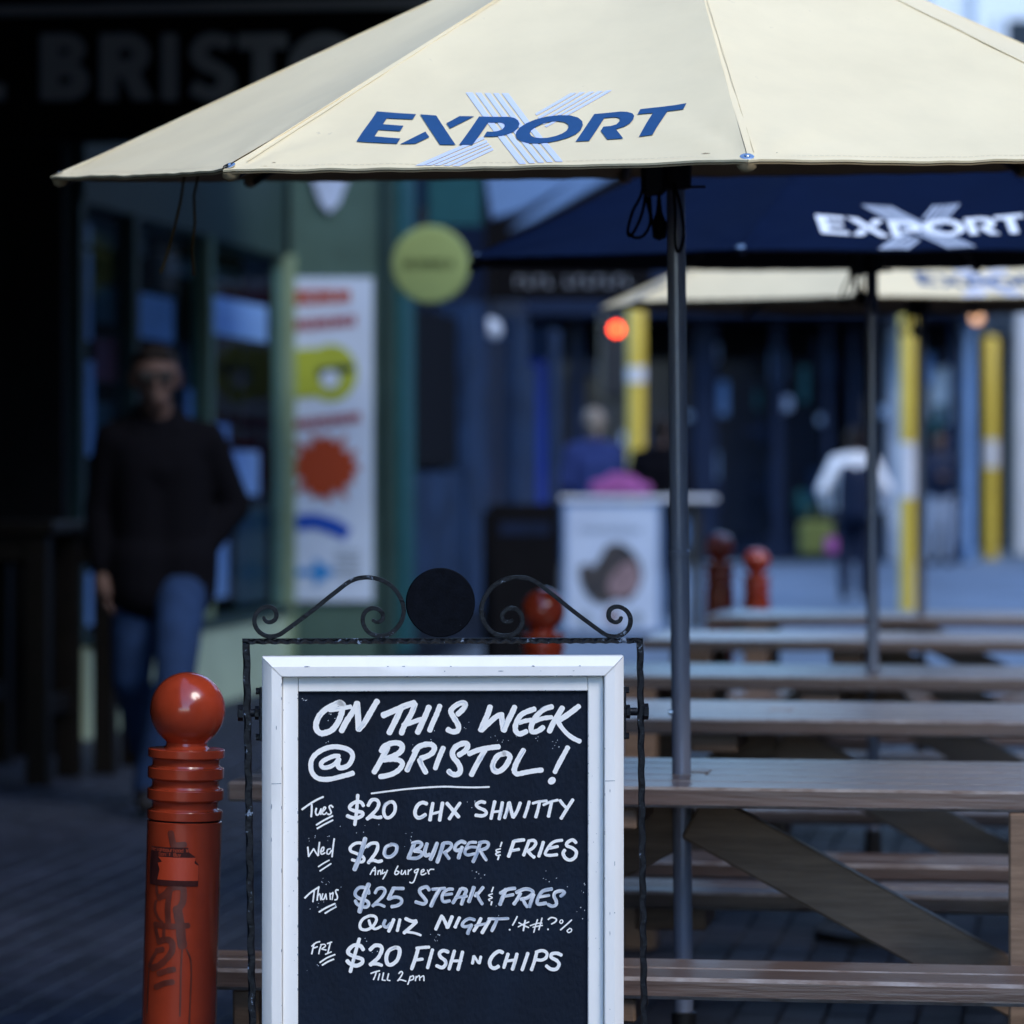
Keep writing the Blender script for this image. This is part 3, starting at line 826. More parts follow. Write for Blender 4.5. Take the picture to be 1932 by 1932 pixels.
def person(label, loc, rz, J, look, H=1.78, seated=False):
    """J: joints in metres, person facing -y; look: materials"""
    t = thing('person', label, 'person', loc, rz)
    s = H / 1.78
    V = {k: Vector(v) * s for k, v in J.items()}
    hd = V['head']; nk = V['neck']; ch = V['chest']; pv = V['pelvis']
    def head_caps(g=0):
        return [(hd + Vector((0, .012, .035)) * s, (.088 + g) * s, hd + Vector((0, .018, .045)) * s, (.088 + g) * s),
                (hd + Vector((0, -.02, -.02)) * s, (.074 + g) * s, hd + Vector((0, -.035, -.075)) * s, (.046 + g) * s)]
    body = head_caps()
    body += [(hd + Vector((0, -.105, .005)) * s, .010 * s, hd + Vector((0, -.118, -.032)) * s, .015 * s),      # nose
             (hd + Vector((-.032, -.088, .036)) * s, .014 * s, hd + Vector((.032, -.088, .036)) * s, .014 * s),  # brow
             (hd + Vector((-.022, -.088, -.062)) * s, .009 * s, hd + Vector((.022, -.088, -.062)) * s, .009 * s),  # mouth
             (hd + Vector((-.090, .02, .02)) * s, .018 * s, hd + Vector((-.088, .02, -.02)) * s, .013 * s),
             (hd + Vector((.090, .02, .02)) * s, .018 * s, hd + Vector((.088, .02, -.02)) * s, .013 * s),
             (hd + Vector((0, .015, -.06)) * s, .058 * s, nk, .062 * s), (nk, .058 * s, ch + Vector((0, .02, 0)), .07 * s), (ch, .085 * s, pv, .10 * s)]
    for S in 'LR':
        sh, el, wr, hp_, kn, an, to = (V[k + S] for k in ('sh', 'el', 'wr', 'hip', 'kn', 'an', 'toe'))
        body += [(ch + (sh - ch) * .4, .06 * s, sh, .045 * s), (sh, .055 * s, el, .042 * s), (el, .042 * s, wr, .028 * s)]
        hdv = (wr - el).normalized()
        side = Vector((1, 0, 0)) if S == 'L' else Vector((-1, 0, 0))
        fw = Vector((0, -1, 0))
        body.append((wr, .030 * s, wr + hdv * .075 * s, .036 * s))
        for q, (off, ln) in enumerate(((-.030, .075), (-.010, .085), (.010, .080), (.029, .062))):
            b0 = wr + (hdv * .085 + fw * off) * s
            body.append((b0, .0105 * s, b0 + (hdv * ln * .55 + side * -.010) * s, .010 * s))
            body.append((b0 + (hdv * ln * .55 + side * -.010) * s, .010 * s, b0 + (hdv * ln * .95 + side * -.03) * s, .008 * s))
        body.append((wr + (hdv * .03 + fw * .03) * s, .012 * s, wr + (hdv * .085 + fw * .058 + side * -.01) * s, .010 * s))
        body += [(pv, .12 * s, hp_, .10 * s), (hp_, .088 * s, kn, .058 * s), (kn, .058 * s, an, .038 * s), (an, .032 * s, to + Vector((0, .03, 0)), .02 * s)]
    capsules(body, .011 * s, 'body', M['skin'], t, 4)
    # jacket
    g = .028
    kk = .88 if look.get('collar') else 1.0
    jk = [(nk - Vector((0, 0, .02)) * s, .072 * s, ch, .13 * s), (ch + Vector((-.07, 0, 0)) * s, .135 * kk * s, pv + Vector((-.06, 0, .0)) * s, .140 * kk * s),
          (ch + Vector((.07, 0, 0)) * s, .135 * kk * s, pv + Vector((.06, 0, .0)) * s, .140 * kk * s)]
    for S in 'LR':
        sh, el, wr = V['sh' + S], V['el' + S], V['wr' + S]
        jk += [(ch + (sh - ch) * .35, .115 * s, sh, .070 * s), (nk + Vector((0, .02, -.03)), .075 * s, sh + Vector((0, 0, .005)), .062 * s), (sh, .070 * s, el, .064 * s), (el, .066 * s, wr - (wr - el).normalized() * .03 * s, .048 * s)]
    if look.get('collar'):
        for sx in (-.05, .05): jk.append((nk + Vector((sx, .015, .035)) * s, .042 * s, nk + Vector((sx * 1.4, -.02, -.06)) * s, .06 * s))
    if look.get('hem'):
        for sx in (-.07, .07): jk.append((pv + Vector((sx, 0, 0)) * s, .145 * s, pv + Vector((sx, 0, -look['hem'])) * s, .14 * s))
    capsules(jk, .014 * s, 'jacket', M[look['top']], t, 3)
    tr = []
    for S in 'LR':
        hp_, kn, an = V['hip' + S], V['kn' + S], V['an' + S]
        tr += [(pv, .13 * s, hp_, .115 * s), (hp_, .108 * s, kn, .078 * s), (kn, .078 * s, an + Vector((0, 0, .01)), .062 * s)]
    capsules(tr, .014 * s, 'trousers', M[look['legs']], t, 3)
    for S in 'LR':
        an, to = V['an' + S], V['toe' + S]
        capsules([(an + Vector((0, .03, -.025)) * s, .046 * s, an + Vector((0, -.02, -.02)) * s, .05 * s), (an + Vector((0, 0, -.03)) * s, .045 * s, to, .038 * s)], .010 * s, 'shoe', M['shoe'], t, 2)
    hr = [(hd + Vector((0, .03, .055)) * s, .092 * s, hd + Vector((0, .035, .035)) * s, .092 * s), (hd + Vector((0, .055, .0)) * s, .07 * s, hd + Vector((0, .065, -.05)) * s, .052 * s),
          (hd + Vector((-.03, -.035, .098)) * s, .034 * s, hd + Vector((.03, -.035, .098)) * s, .034 * s)]
    if look.get('long'):
        hr.append((hd + Vector((0, .05, 0)) * s, .09 * s, nk + Vector((0, .08, -.04)) * s, .08 * s))
    capsules(hr, .010 * s, 'hair', M[look['hair']], t, 3)
    if look.get('shades'):
        b = MB()
        for sx in (-1, 1):
            b.cbox(sx * .034 - .028, sx * .034 + .028, -.112, -.100, .0, .036, .008)
            b.cbox(sx * .096 - .004, sx * .096 + .004, -.105, .03, .018, .028, .002)
        b.cbox(-.07, .07, -.108, -.100, .026, .036, .002)
        o = b.build('sunglasses', M['dark_metal'], t); o.location = hd
    return t

STAND = dict(head=(0, -.01, 1.64), neck=(0, .01, 1.49), chest=(0, .01, 1.30), pelvis=(0, .01, .95),
             shL=(.19, .01, 1.42), elL=(.25, .03, 1.14), wrL=(.24, -.03, .89), shR=(-.19, .01, 1.42), elR=(-.25, .03, 1.14), wrR=(-.24, -.03, .89),
             hipL=(.09, 0, .90), knL=(.10, -.02, .49), anL=(.10, .02, .085), toeL=(.11, -.14, .04), hipR=(-.09, 0, .90), knR=(-.10, -.02, .49), anR=(-.10, .02, .085), toeR=(-.11, -.14, .04))
# L is the person's own left, at +x when facing the camera
WALK = dict(STAND)
WALK.update(head=(-.02, -.05, 1.625), neck=(-.01, .0, 1.48), chest=(0, .0, 1.30), pelvis=(.01, .01, .95),
            shL=(.180, 0, 1.405), elL=(.285, .06, 1.155), wrL=(.165, -.03, .985), shR=(-.180, 0, 1.405), elR=(-.225, .05, 1.14), wrR=(-.215, -.01, .90),
            hipL=(.085, 0, .91), knL=(.045, -.25, .52), anL=(-.055, -.24, .10), toeL=(-.07, -.40, .06),
            hipR=(-.085, .02, .91), knR=(-.105, .06, .50), anR=(-.045, .36, .20), toeR=(-.045, .26, .06))
mp_ = at(302, 1520, 13.75)
person('man in a black jacket, dark glasses and blue jeans walking past the shop windows', (mp_.x, mp_.y, 0), R(8), WALK, dict(top='jacket', legs='denim', hair='hair', shades=1, hem=.10, collar=1))

BK = dict(STAND); BK.update(elL=(.33, .05, 1.14), elR=(-.33, .05, 1.14), wrL=(.26, -.10, .93), wrR=(-.26, -.10, .93))
p = at(1612, 0, 36.5)
person('person seen from behind in a white shirt with a dark backpack', (p.x, p.y, 0), R(180), BK, dict(top='white_cloth', legs='denim_dark', hair='hair'), 1.74)
bp = thing('backpack', 'dark backpack worn over a white shirt', 'backpack', (p.x, p.y - .19, 1.12))
capsules([((-.10, 0, -.26), .10, (-.09, 0, .17), .085), ((.10, 0, -.26), .10, (.09, 0, .17), .085), ((0, -.03, -.25), .11, (0, -.02, .12), .09)], .02, 'pack', M['blue_dark'], bp)
MB().tube([(-.10, .06, .17), (-.12, .16, .27), (-.12, .30, .25)], .02, 6).build('strap', M['blue_dark'], bp)
MB().tube([(.10, .06, .17), (.12, .16, .27), (.12, .30, .25)], .02, 6).build('strap', M['blue_dark'], bp)
p = at(1540, 975, 36.0)
sb_ = thing('shopping_bag', 'lime and pink shopping bag carried beside the backpack wearer', 'bag', (p.x, p.y, p.z - .38))
MB().cbox(-.17, .17, -.08, .08, 0, .34, .03).build('bag_body', M['lime_bag'], sb_)
MB().cbox(.08, .20, -.12, -.083, .02, .18, .02).build('pocket', M['pink'], sb_)
MB().tube([(-.08, 0, .33), (-.05, 0, .47), (.05, 0, .47), (.08, 0, .33)], .01, 6).build('handle', M['lime_bag'], sb_)
p = at(1772, 0, 50.0)
ARM = dict(STAND); ARM.update(wrL=(.06, -.22, 1.16), wrR=(-.06, -.22, 1.18))
person('person in a dark top and pale grey trousers standing by the arcade', (p.x, p.y, 0), R(4), ARM, dict(top='blue_dark', legs='grey_cloth', hair='hair'), 1.86)
p = at(1120, 0, 31.6)
person('person with greying hair and a dark blue jacket standing at the high table', (p.x, p.y, 0), R(195), ARM, dict(top='blue_cloth', legs='denim_dark', hair='hair_fair'), 1.84)
p = at(1246, 0, 31.4)
person('person in a black jacket standing at the high table beside the yellow pole', (p.x, p.y, 0), R(165), ARM, dict(top='jacket', legs='denim_dark', hair='hair'), 1.78)

# ------------------------------------------------------------------ high table, boards
HT = 30.0
p = at(1200, 0, HT)
ht = thing('high_table', 'pale topped high table behind the white menu board', 'table', (p.x, HT, 0))
MB().cbox(-.66, .66, -.3, .3, 1.045, 1.085, .01).build('tabletop', M['stone'], ht)
for sx in (-.5, .5): MB().cbox(sx - .04, sx + .04, -.2, .2, 0, 1.043, .01).build('leg', M['dark_metal'], ht)
pk = thing('pink_bag', 'soft pink bag resting on the high table', 'bag', (at(1172, 0, 29.9).x, 29.9, 1.086))
capsules([((-.2, 0, .07), .07, (.2, 0, .06), .06), ((-.06, .02, .12), .08, (.08, .02, .11), .07)], .02, 'pouch', M['pink'], pk)

WB = 28.4
w0, w1 = at(1058, 948, WB), at(1252, 1196, WB)
cx_ = (w0.x + w1.x) / 2; hw = (w1.x - w0.x) / 2; hh = w0.z
wb = thing('menu_board', 'white standing menu board printed with a round picture of food', 'board', (cx_, WB, 0), R(-1.5))
hw *= .96
MB().cbox(-hw + .03, hw - .03, .0005, .05, .05, hh - .03, .004).build('panel', M['board_paper'], wb)
for q in ((-hw, -hw + .0295, .02, hh), (hw - .0295, hw, .02, hh), (-hw + .030, hw - .030, hh - .0295, hh), (-hw + .030, hw - .030, .02, .0495)):
    MB().cbox(q[0], q[1], -.004, .05, q[2], q[3], .003).build('frame', M['blue_pale'], wb)
MB().cbox(-hw + .03, hw - .03, .055, .5, .0, .03, .006).build('foot', M['dark_metal'], wb)
def mbp(x, y):       # photo to board
    q = at(x, y, WB); return (q.x - cx_, q.z)
def wz(p): return (1800 / 2.12 + p[0] * .2441, 1700 / 2.12 + p[1] * .2441)
cc = [wz(q) for q in ((1000, 1090), (1060, 1070), (1110, 1100), (1170, 1010), (1210, 930), (1300, 905), (1400, 960), (1470, 1060), (1490, 1180), (1450, 1290), (1370, 1370), (1280, 1350), (1200, 1390), (1110, 1370), (1040, 1290), (1000, 1190))]
MB().prism([mbp(*q) for q in cc], -.006, -.001).build('printed_shape', M['food_brown'], wb)
MB().prism([mbp(*wz(q)) for q in ((1260, 1150), (1340, 1060), (1430, 1060), (1480, 1180), (1440, 1290), (1350, 1330), (1260, 1330), (1210, 1250))], -.010, -.0065).build('printed_shape', M['food_pink'], wb)
MB().prism([mbp(*wz(q)) for q in ((1190, 1480), (1260, 1400), (1320, 1480), (1280, 1560))], -.006, -.001).build('printed_shape', M['food_pink'], wb)
b = MB()
for k in range(11):
    a = mbp(*wz((1010 + k * 44, 790))); c = mbp(*wz((1010 + k * 44 + 27, 830)))
    b.box(a[0], a[0] + .006, -.006, -.001, c[1], a[1]); b.box(a[0] + .0062, c[0], -.006, -.001, a[1] - .012 - .02 * (k % 2), a[1] - .02 * (k % 2)); b.box(c[0] + .0002, c[0] + .006, -.006, -.001, c[1] - .004, a[1] - .01)
tag(b.build('lettering', M['print_grey'], wb), kind='stuff')
for q in ((1040, 1500), (1440, 1490)):
    a = mbp(*wz(q)); MB().lathe([(0, 0), (.05, 0), (.05, .005), (0, .005)], 16, M=Matrix.Translation((a[0], -.001, a[1])) @ Matrix.Rotation(R(90), 4, 'X')).build('printed_shape', M['print_grey'], wb)

BB = 23.0
w0, w1 = at(925, 950, BB), at(1056, 1210, BB)
kb = thing('pavement_board', 'black pavement board standing beside the white menu board', 'board', ((w0.x + w1.x) / 2, BB, 0), R(6))
hw = (w1.x - w0.x) / 2
MB().cbox(-hw, hw, 0, .05, .02, w0.z, .01).build('panel', M['black_wall'], kb)
MB().cbox(-hw, hw, .45, .5, .02, w0.z - .05, .01).build('panel', M['black_wall'], kb)
MB().cbox(-hw + .06, hw - .06, -.006, -.001, w0.z - .20, w0.z - .12, .002).build('printed_shape', M['blue_dark'], kb)

# ------------------------------------------------------------------ bollards
BD = 5.70
def bollard_mesh():
    z0 = .967; k = .0001424 * BD / 5.70
    prof = []
    rb = .0590; zc_ = z0 - rb
    for a in range(90, -58, -6):
        prof.append((rb * math.cos(R(a)) if a < 90 else 0.0, zc_ + rb * math.sin(R(a))))
    def Z(y): return z0 - (y - 122) * k
    prof += [(.0316, Z(900)), (.0325, Z(930)), (.036, Z(958)), (.0590, Z(966)), (.0600, Z(972)), (.0600, Z(1050)), (.0585, Z(1060)), (.0540, Z(1074)),
             (.0528, Z(1100)), (.0528, Z(1140)), (.0545, Z(1162)), (.0590, Z(1170)), (.0598, Z(1176)), (.0598, Z(1280)), (.0585, Z(1290)), (.0535, Z(1308)),
             (.0525, Z(1330)), (.0525, Z(1375)), (.0545, Z(1398)), (.0592, Z(1406)), (.0598, Z(1412)), (.0598, Z(1512)), (.0585, Z(1522)), (.0530, Z(1542)),
             (.0518, Z(1560)), (.0518, Z(1612)), (.0540, Z(1632)), (.0585, Z(1640)), (.0590, Z(1646)), (.0590, Z(1732)), (.0580, Z(1738))]
    return prof[::-1], Z(1738), Z(1756)
prof, zcap, zsh = bollard_mesh()
bpos = at(356, 0, BD) - Vector((.967 * math.tan(R(1.6)), 0, 0))
def make_bollard(label, loc):
    t = thing('bollard', label, 'bollard', loc, 0, 'red bollards along the lane')
    MB().lathe(prof, 56).build('cap', M['red'], t, 28)
    MB().lathe([(.0545, zsh), (.0545, zcap)], 48).build('collar', M['seam'], t, 60)
    MB().lathe([(.066, 0), (.066, .03), (.0585, .04), (.0585, zsh - .0012), (.0570, zsh)], 56).build('shaft', M['red'], t, 28)
    return t
b1 = make_bollard('glossy red bollard with a ball top, torn sticker and brown graffiti beside the chalkboard', (bpos.x, bpos.y, 0))
for px, d, lb in ((1025, 9.83, 'red bollard showing its ball top behind the scrolls of the chalkboard frame'), (1358, 15.5, 'red bollard behind the tables, close to the grey parasol pole'), (1427, 16.3, 'red bollard behind the tables, beside another one further from the grey pole')):
    o = copy_tree(b1); o['label'] = lb; q = at(px, 0, d); o.location = (q.x, q.y, 0)
    if d > 12: o.scale = (1.05, 1.05, 1.06 if d < 16 else .97)
b1.rotation_euler = (0, R(1.6), 0)
# sticker and graffiti on the first shaft: a sheet wrapped on the cylinder, photo-measured in metres
shaft1 = [c for c in b1.children if c.name.startswith('shaft')][0]
def cyl(x, y, lift):
    """x,y in the enlarged view of the shaft (centre 555, radius 409)"""
    s_ = max(-.97, min(.97, (x - 555) / 409.0))
    th = math.asin(s_); r_ = .0585 + lift
    z = .967 - (y + 1656 - 122) * .0001424
    return Vector((r_ * math.sin(th), -r_ * math.cos(th), z))
def catmull(pts, n=6):
    if len(pts) < 3:
        a, c = pts[0], pts[-1]
        return [(a[0] + (c[0] - a[0]) * i / n, a[1] + (c[1] - a[1]) * i / n) for i in range(n + 1)]
    P = [pts[0]] + list(pts) + [pts[-1]]
    out = []
    for i in range(1, len(P) - 2):
        p0, p1, p2, p3 = P[i - 1], P[i], P[i + 1], P[i + 2]
        for k in range(n):
            t = k / n
            out.append(tuple(.5 * ((2 * p1[j]) + (-p0[j] + p2[j]) * t + (2 * p0[j] - 5 * p1[j] + 4 * p2[j] - p3[j]) * t * t + (-p0[j] + 3 * p1[j] - 3 * p2[j] + p3[j]) * t ** 3) for j in (0, 1)))
    out.append(tuple(pts[-1]))
    return out
def stroke_outline(pts, w, jitter=.06, seed=0, cap=4):
    """centre line -> rows of (left,right,u) in the plane plus round ends"""
    c = catmull(pts)
    # resample
    out = [c[0]]
    for q in c[1:]:
        if math.hypot(q[0] - out[-1][0], q[1] - out[-1][1]) > w * .12 + 2: out.append(q)
    if len(out) < 2: out.append((c[-1][0] + .1, c[-1][1] + .1))
    rows = []; L = 0
    n = len(out)
    def wd(i, u): return w / 2 * (1 + jitter * noise.noise(Vector((u * .03, seed * 7.3, 0))) * 2)
    def dirn(i):
        a, b2 = out[max(i - 1, 0)], out[min(i + 1, n - 1)]
        d = math.hypot(b2[0] - a[0], b2[1] - a[1]) or 1
        return ((b2[0] - a[0]) / d, (b2[1] - a[1]) / d)
    d0 = dirn(0)
    for k in range(cap):
        a = R(80 * (1 - k / cap)); h = w / 2
        c0 = (out[0][0] - d0[0] * h * math.sin(a) * .8, out[0][1] - d0[1] * h * math.sin(a) * .8)
        hw_ = wd(0, 0) * math.cos(a)
        rows.append(((c0[0] - d0[1] * -hw_, c0[1] + d0[0] * -hw_), (c0[0] - d0[1] * hw_, c0[1] + d0[0] * hw_), -h * math.sin(a)))
    for i, q in enumerate(out):
        if i: L += math.hypot(q[0] - out[i - 1][0], q[1] - out[i - 1][1])
        d = dirn(i); hw_ = wd(i, L)
        rows.append(((q[0] + d[1] * hw_, q[1] - d[0] * hw_), (q[0] - d[1] * hw_, q[1] + d[0] * hw_), L))
    d1 = dirn(n - 1)
    for k in range(1, cap + 1):
        a = R(80 * k / cap); h = w / 2
        c0 = (out[-1][0] + d1[0] * h * math.sin(a) * .8, out[-1][1] + d1[1] * h * math.sin(a) * .8)
        hw_ = wd(n, L) * math.cos(a)
        rows.append(((c0[0] + d1[1] * hw_, c0[1] - d1[0] * hw_), (c0[0] - d1[1] * hw_, c0[1] + d1[0] * hw_), L + h * math.sin(a)))
    return rows
G = [(70, [(445, 205), (465, 290), (480, 340)]), (62, [(480, 340), (600, 325)]),
     (32, [(300, 785), (310, 870), (335, 940)]), (70, [(335, 920), (400, 880), (450, 820), (520, 790), (590, 800), (605, 870), (595, 960), (560, 1020)]),
     (62, [(455, 830), (440, 930), (435, 1050), (445, 1190)]), (30, [(300, 960), (290, 1040), (320, 1130), (380, 1190)]),
     (62, [(300, 1215), (420, 1225), (560, 1220), (660, 1210)]), (100, [(540, 1030), (560, 1130), (580, 1230), (590, 1340), (610, 1440)]),
     (40, [(300, 1220), (320, 1320), (345, 1400)]), (70, [(345, 1400), (430, 1370), (490, 1400), (495, 1490), (430, 1590), (340, 1670), (270, 1700)]), (34, [(400, 1250), (400, 1350)]),
     (60, [(330, 1500), (390, 1480)]), (40, [(320, 1520), (270, 1610), (245, 1690)]), (62, [(355, 1750), (450, 1710), (530, 1690)]), (64, [(330, 1900), (420, 1850), (510, 1830)]),
     (18, [(605, 1470), (600, 1600), (598, 1760), (600, 1950), (600, 2200)]), (18, [(650, 1470), (695, 1580), (708, 1750), (705, 1950), (700, 2300)]), (14, [(240, 1720), (236, 1900), (232, 2200)])]
for i, (w, pts) in enumerate(G):
    b = MB()
    rows = stroke_outline(pts, w, .05, i)
    base = len(b.v)
    for (l, r2, u) in rows:
        lift = .0006 + i * .00002
        for k in range(5):
            f_ = k / 4
            b.v.append(cyl(l[0] + (r2[0] - l[0]) * f_, l[1] + (r2[1] - l[1]) * f_, lift))
    for k in range(len(rows) - 1):
        for m_ in range(4):
            a = base + k * 5 + m_
            b.f.append((a, a + 5, a + 6, a + 1))
    b.build('graffiti', M['graffiti'], shaft1)
def wrap_patch(px, mt, name, lift):
    poly = [Vector((x, y, 0)) for x, y in px]
    bm = bmesh.new()
    vs = [bm.verts.new(v) for v in poly]
    for t in tessellate_polygon([poly]): bm.faces.new([vs[i] for i in t])
    for _ in range(4):
        ed = [e for e in bm.edges if e.calc_length() > 45]
        if not ed: break
        bmesh.ops.subdivide_edges(bm, edges=ed, cuts=1, use_grid_fill=False)
        bmesh.ops.triangulate(bm, faces=bm.faces[:])
    for v in bm.verts: v.co = cyl(v.co.x, v.co.y, lift)
    bmesh.ops.recalc_face_normals(bm, faces=bm.faces[:])
    me = bpy.data.meshes.new(name); bm.to_mesh(me); bm.free(); me.materials.append(mt)
    o = bpy.data.objects.new(name, me); COL.objects.link(o); o.parent = shaft1
    return o
wrap_patch([(232, 366), (640, 360), (645, 410), (715, 462), (712, 500), (750, 545), (752, 785), (225, 785), (215, 640), (222, 500)], M['sticker_dark'], 'sticker', .0012)
wrap_patch([(315, 472), (718, 470), (705, 530), (748, 560), (748, 722), (312, 722), (335, 610), (312, 540), (360, 525)], M['sticker_red'], 'sticker_field', .0015)
b = MB()
def tiny_text(txt, x0, y0, h, wch):
    F3 = {'N': ((0, 0, 0, 1), (0, 0, 1, 1), (1, 0, 1, 1)), 'e': ((0, .5, 1, .5), (0, .3, 0, 1), (0, 1, 1, 1), (1, .3, 1, .5), (0, .3, 1, .3)), 'i': ((.5, .3, .5, 1), (.5, 0, .5, .1)), 'g': ((0, .3, 1, .3), (0, .3, 0, .9), (0, .9, 1, .9), (1, .3, 1, 1.25)),
          'h': ((0, 0, 0, 1), (0, .4, 1, .4), (1, .4, 1, 1)), 'b': ((0, 0, 0, 1), (0, 1, 1, 1), (1, .4, 1, 1), (0, .4, 1, .4)), 'o': ((0, .3, 0, 1), (1, .3, 1, 1), (0, .3, 1, .3), (0, 1, 1, 1)), 'u': ((0, .3, 0, 1), (0, 1, 1, 1), (1, .3, 1, 1)),
          'r': ((0, .3, 0, 1), (0, .35, .8, .35)), 'd': ((1, 0, 1, 1), (0, .4, 1, .4), (0, .4, 0, 1), (0, 1, 1, 1)), 'W': ((0, 0, .2, 1), (.2, 1, .5, .4), (.5, .4, .8, 1), (.8, 1, 1, 0)), 'D': ((0, 0, 0, 1), (0, 0, .8, .1), (1, .2, 1, .9), (0, 1, .9, 1)),
          'n': ((0, .3, 0, 1), (0, .35, 1, .35), (1, .35, 1, 1)), 't': ((.4, 0, .4, 1), (0, .3, .9, .3)), 'B': ((0, 0, 0, 1), (0, 0, .9, 0), (0, .5, .9, .5), (0, 1, .9, 1), (.95, 0, .95, 1)), 'y': ((0, .3, .5, .9), (1, .3, .3, 1.25)), "'": ((.4, 0, .4, .25),), ' ': ()}
    x = x0
    for ch in txt:
        for (a0, c0, a1, c1) in F3[ch]:
            p, q = (x + a0 * wch * .7, y0 + c0 * h), (x + a1 * wch * .7, y0 + c1 * h)
            d = math.hypot(q[0] - p[0], q[1] - p[1]) or 1
            nx, ny = (q[1] - p[1]) / d * 4, -(q[0] - p[0]) / d * 4
            o_ = len(b.v)
            for s_ in ((p[0] + nx, p[1] + ny), (p[0] - nx, p[1] - ny), (q[0] - nx, q[1] - ny), (q[0] + nx, q[1] + ny)): b.v.append(cyl(s_[0], s_[1], .00165))
            b.f.append((o_, o_ + 1, o_ + 2, o_ + 3))
        x += wch
tiny_text('Neighbourhood W', 240, 374, 36, 27)
tiny_text("Don't Buy", 325, 422, 36, 27)
tag(b.build('lettering', M['sticker_text'], shaft1), kind='stuff')

# ------------------------------------------------------------------ chalkboard sign
YAW = R(3.0)
SD = 5.50
K = F / SD                                   # photo pixels per metre on it
sc_ = at(836, 0, SD)
sign = thing('chalkboard_sign', 'chalkboard in a white frame on a black iron stand with scrolls and a disc', 'sign', (sc_.x, SD, 0), YAW)
sax = Vector((math.cos(YAW), math.sin(YAW), 0)); snr = Vector((math.sin(YAW), -math.cos(YAW), 0))
sC = Vector((sc_.x, SD, 0))
def to_sign(x, y, yl=0.0):
    """photo pixel -> (u,z) on the sign's plane at local depth yl"""
    r_ = ray(x, y); c = sC - snr * yl - Vector((0, 0, HC))
    t = (c.dot(snr)) / r_.dot(snr)
    p = r_ * t + Vector((0, 0, HC)) - sC
    return p.dot(sax), p.z
def su(x): return to_sign(x, 900)[0]
def sz(y): return to_sign(836, y)[1]
uL, uR, zT = su(494), su(1178), sz(1239)
zB = .30
RW, R1 = .0305, .0135                         # outer rail width, its sloping outer half
def rail(p0, p1, inx, inz, name='rail'):
    """mitred outer rail between two outer corners; profile: back edge, slope, flat, return"""
    b = MB()
    dx, dz = p1[0] - p0[0], p1[1] - p0[1]
    L = math.hypot(dx, dz); dx /= L; dz /= L
    prof_ = [(0.0, .050), (0.0, .012), (.002, .009), (R1, .0008), (R1 + .0015, 0.0), (RW - .0015, 0.0), (RW, .0015), (RW, .030)]
    n_ = 14
    o_ = 0
    for i in range(n_ + 1):
        for (t, y) in prof_:
            s0 = t; s1 = L - t
            q = s0 + (s1 - s0) * i / n_
            wob = .0004 * noise.noise(Vector((q * 25, t * 400, p0[0] * 9)))
            b.v.append(Vector((p0[0] + dx * q + inx * t, y + wob, p0[1] + dz * q + inz * t)))
    m_ = len(prof_)
    for i in range(n_):
        for k in range(m_ - 1):
            a = i * m_ + k
            b.f.append((a, a + 1, a + m_ + 1, a + m_))
    bm_ = b.build(name, M['white'], frame_o, 25)
    bmx = bmesh.new(); bmx.from_mesh(bm_.data); bmesh.ops.recalc_face_normals(bmx, faces=bmx.faces[:]); bmx.to_mesh(bm_.data); bmx.free()
    return bm_
b = MB(); b.box(uL + .006, uR - .006, .034, .056, zB + .006, zT - .006)
frame_o = b.build('frame', M['white'], sign)
g_ = .0006
rail((uL + g_, zT), (uR - g_, zT), 0, -1)
rail((uR, zT - g_), (uR, zB + g_), -1, 0)
rail((uR - g_, zB), (uL + g_, zB), 0, 1)
rail((uL, zB + g_), (uL, zT - g_), 1, 0)
IW = .0235
a0, a1, c0, c1 = uL + RW + .0006, uR - RW - .0006, zB + RW + .0006, zT - RW - .0006
def inner(x0, x1, z0, z1): MB().cbox(x0, x1, .0125, .0335, z0, z1, .0012).build('inner_rail', M['white'], frame_o)
inner(a0, a0 + IW, c0, c1)
inner(a1 - IW, a1, c0, c1)
inner(a0 + IW + .0006, a1 - IW - .0006, c1 - .0222, c1)
inner(a0 + IW + .0006, a1 - IW - .0006, c0, c0 + .0222)
rnd = random.Random(11)
b = MB()
def chip(u, z, w, h, y=-.0004):
    n = rnd.randint(5, 8)
    vs = []
    for i in range(n):
        a = 2 * math.pi * i / n
        k = rnd.uniform(.55, 1.1)
        vs.append((u + w * k * math.cos(a), y, z + h * k * math.sin(a)))
    b.add(vs, [tuple(range(n))])
for i in range(46):
    side = rnd.choice('TTLLRRT')
    if side == 'T':
        u = rnd.uniform(uL + RW, uR - RW); e_ = rnd.choice((RW - .0006, RW - .0006, R1 + .001, .022))
        chip(u, zT - e_, rnd.uniform(.001, .0052), rnd.uniform(.0004, .0011))
    else:
        z = rnd.uniform(.40, zT - RW); e_ = rnd.choice((RW - .0006, R1 + .0012, RW - .0006, .022))
        u = uL + e_ if side == 'L' else uR - e_
        chip(u, z, rnd.uniform(.0004, .0010), rnd.uniform(.001, .0052))
for u0, u1 in ((uL + R1 + .001, uL + RW - .001), (uR - RW + .001, uR - R1 - .001)):
    zc_ = sz(1478) + (0 if u0 < 0 else .002)
    b.add([(u0, -.0004, zc_), (u1, -.0004, zc_ + .0004), (u1, -.0004, zc_ + .0013), (u0, -.0004, zc_ + .0011)], [(0, 1, 2, 3)])
for i in range(30):
    u = rnd.choice((rnd.uniform(a0, a0 + IW), rnd.uniform(a1 - IW, a1))); z = rnd.uniform(.42, c1)
    chip(u, z, rnd.uniform(.0003, .0007), rnd.uniform(.0003, .0014), .0122)
for i in range(26):
    chip(rnd.choice((a0 + IW - .0004, a1 - IW + .0004)), rnd.uniform(.42, c1 - .02), rnd.uniform(.0004, .0010), rnd.uniform(.0008, .004), .0122)
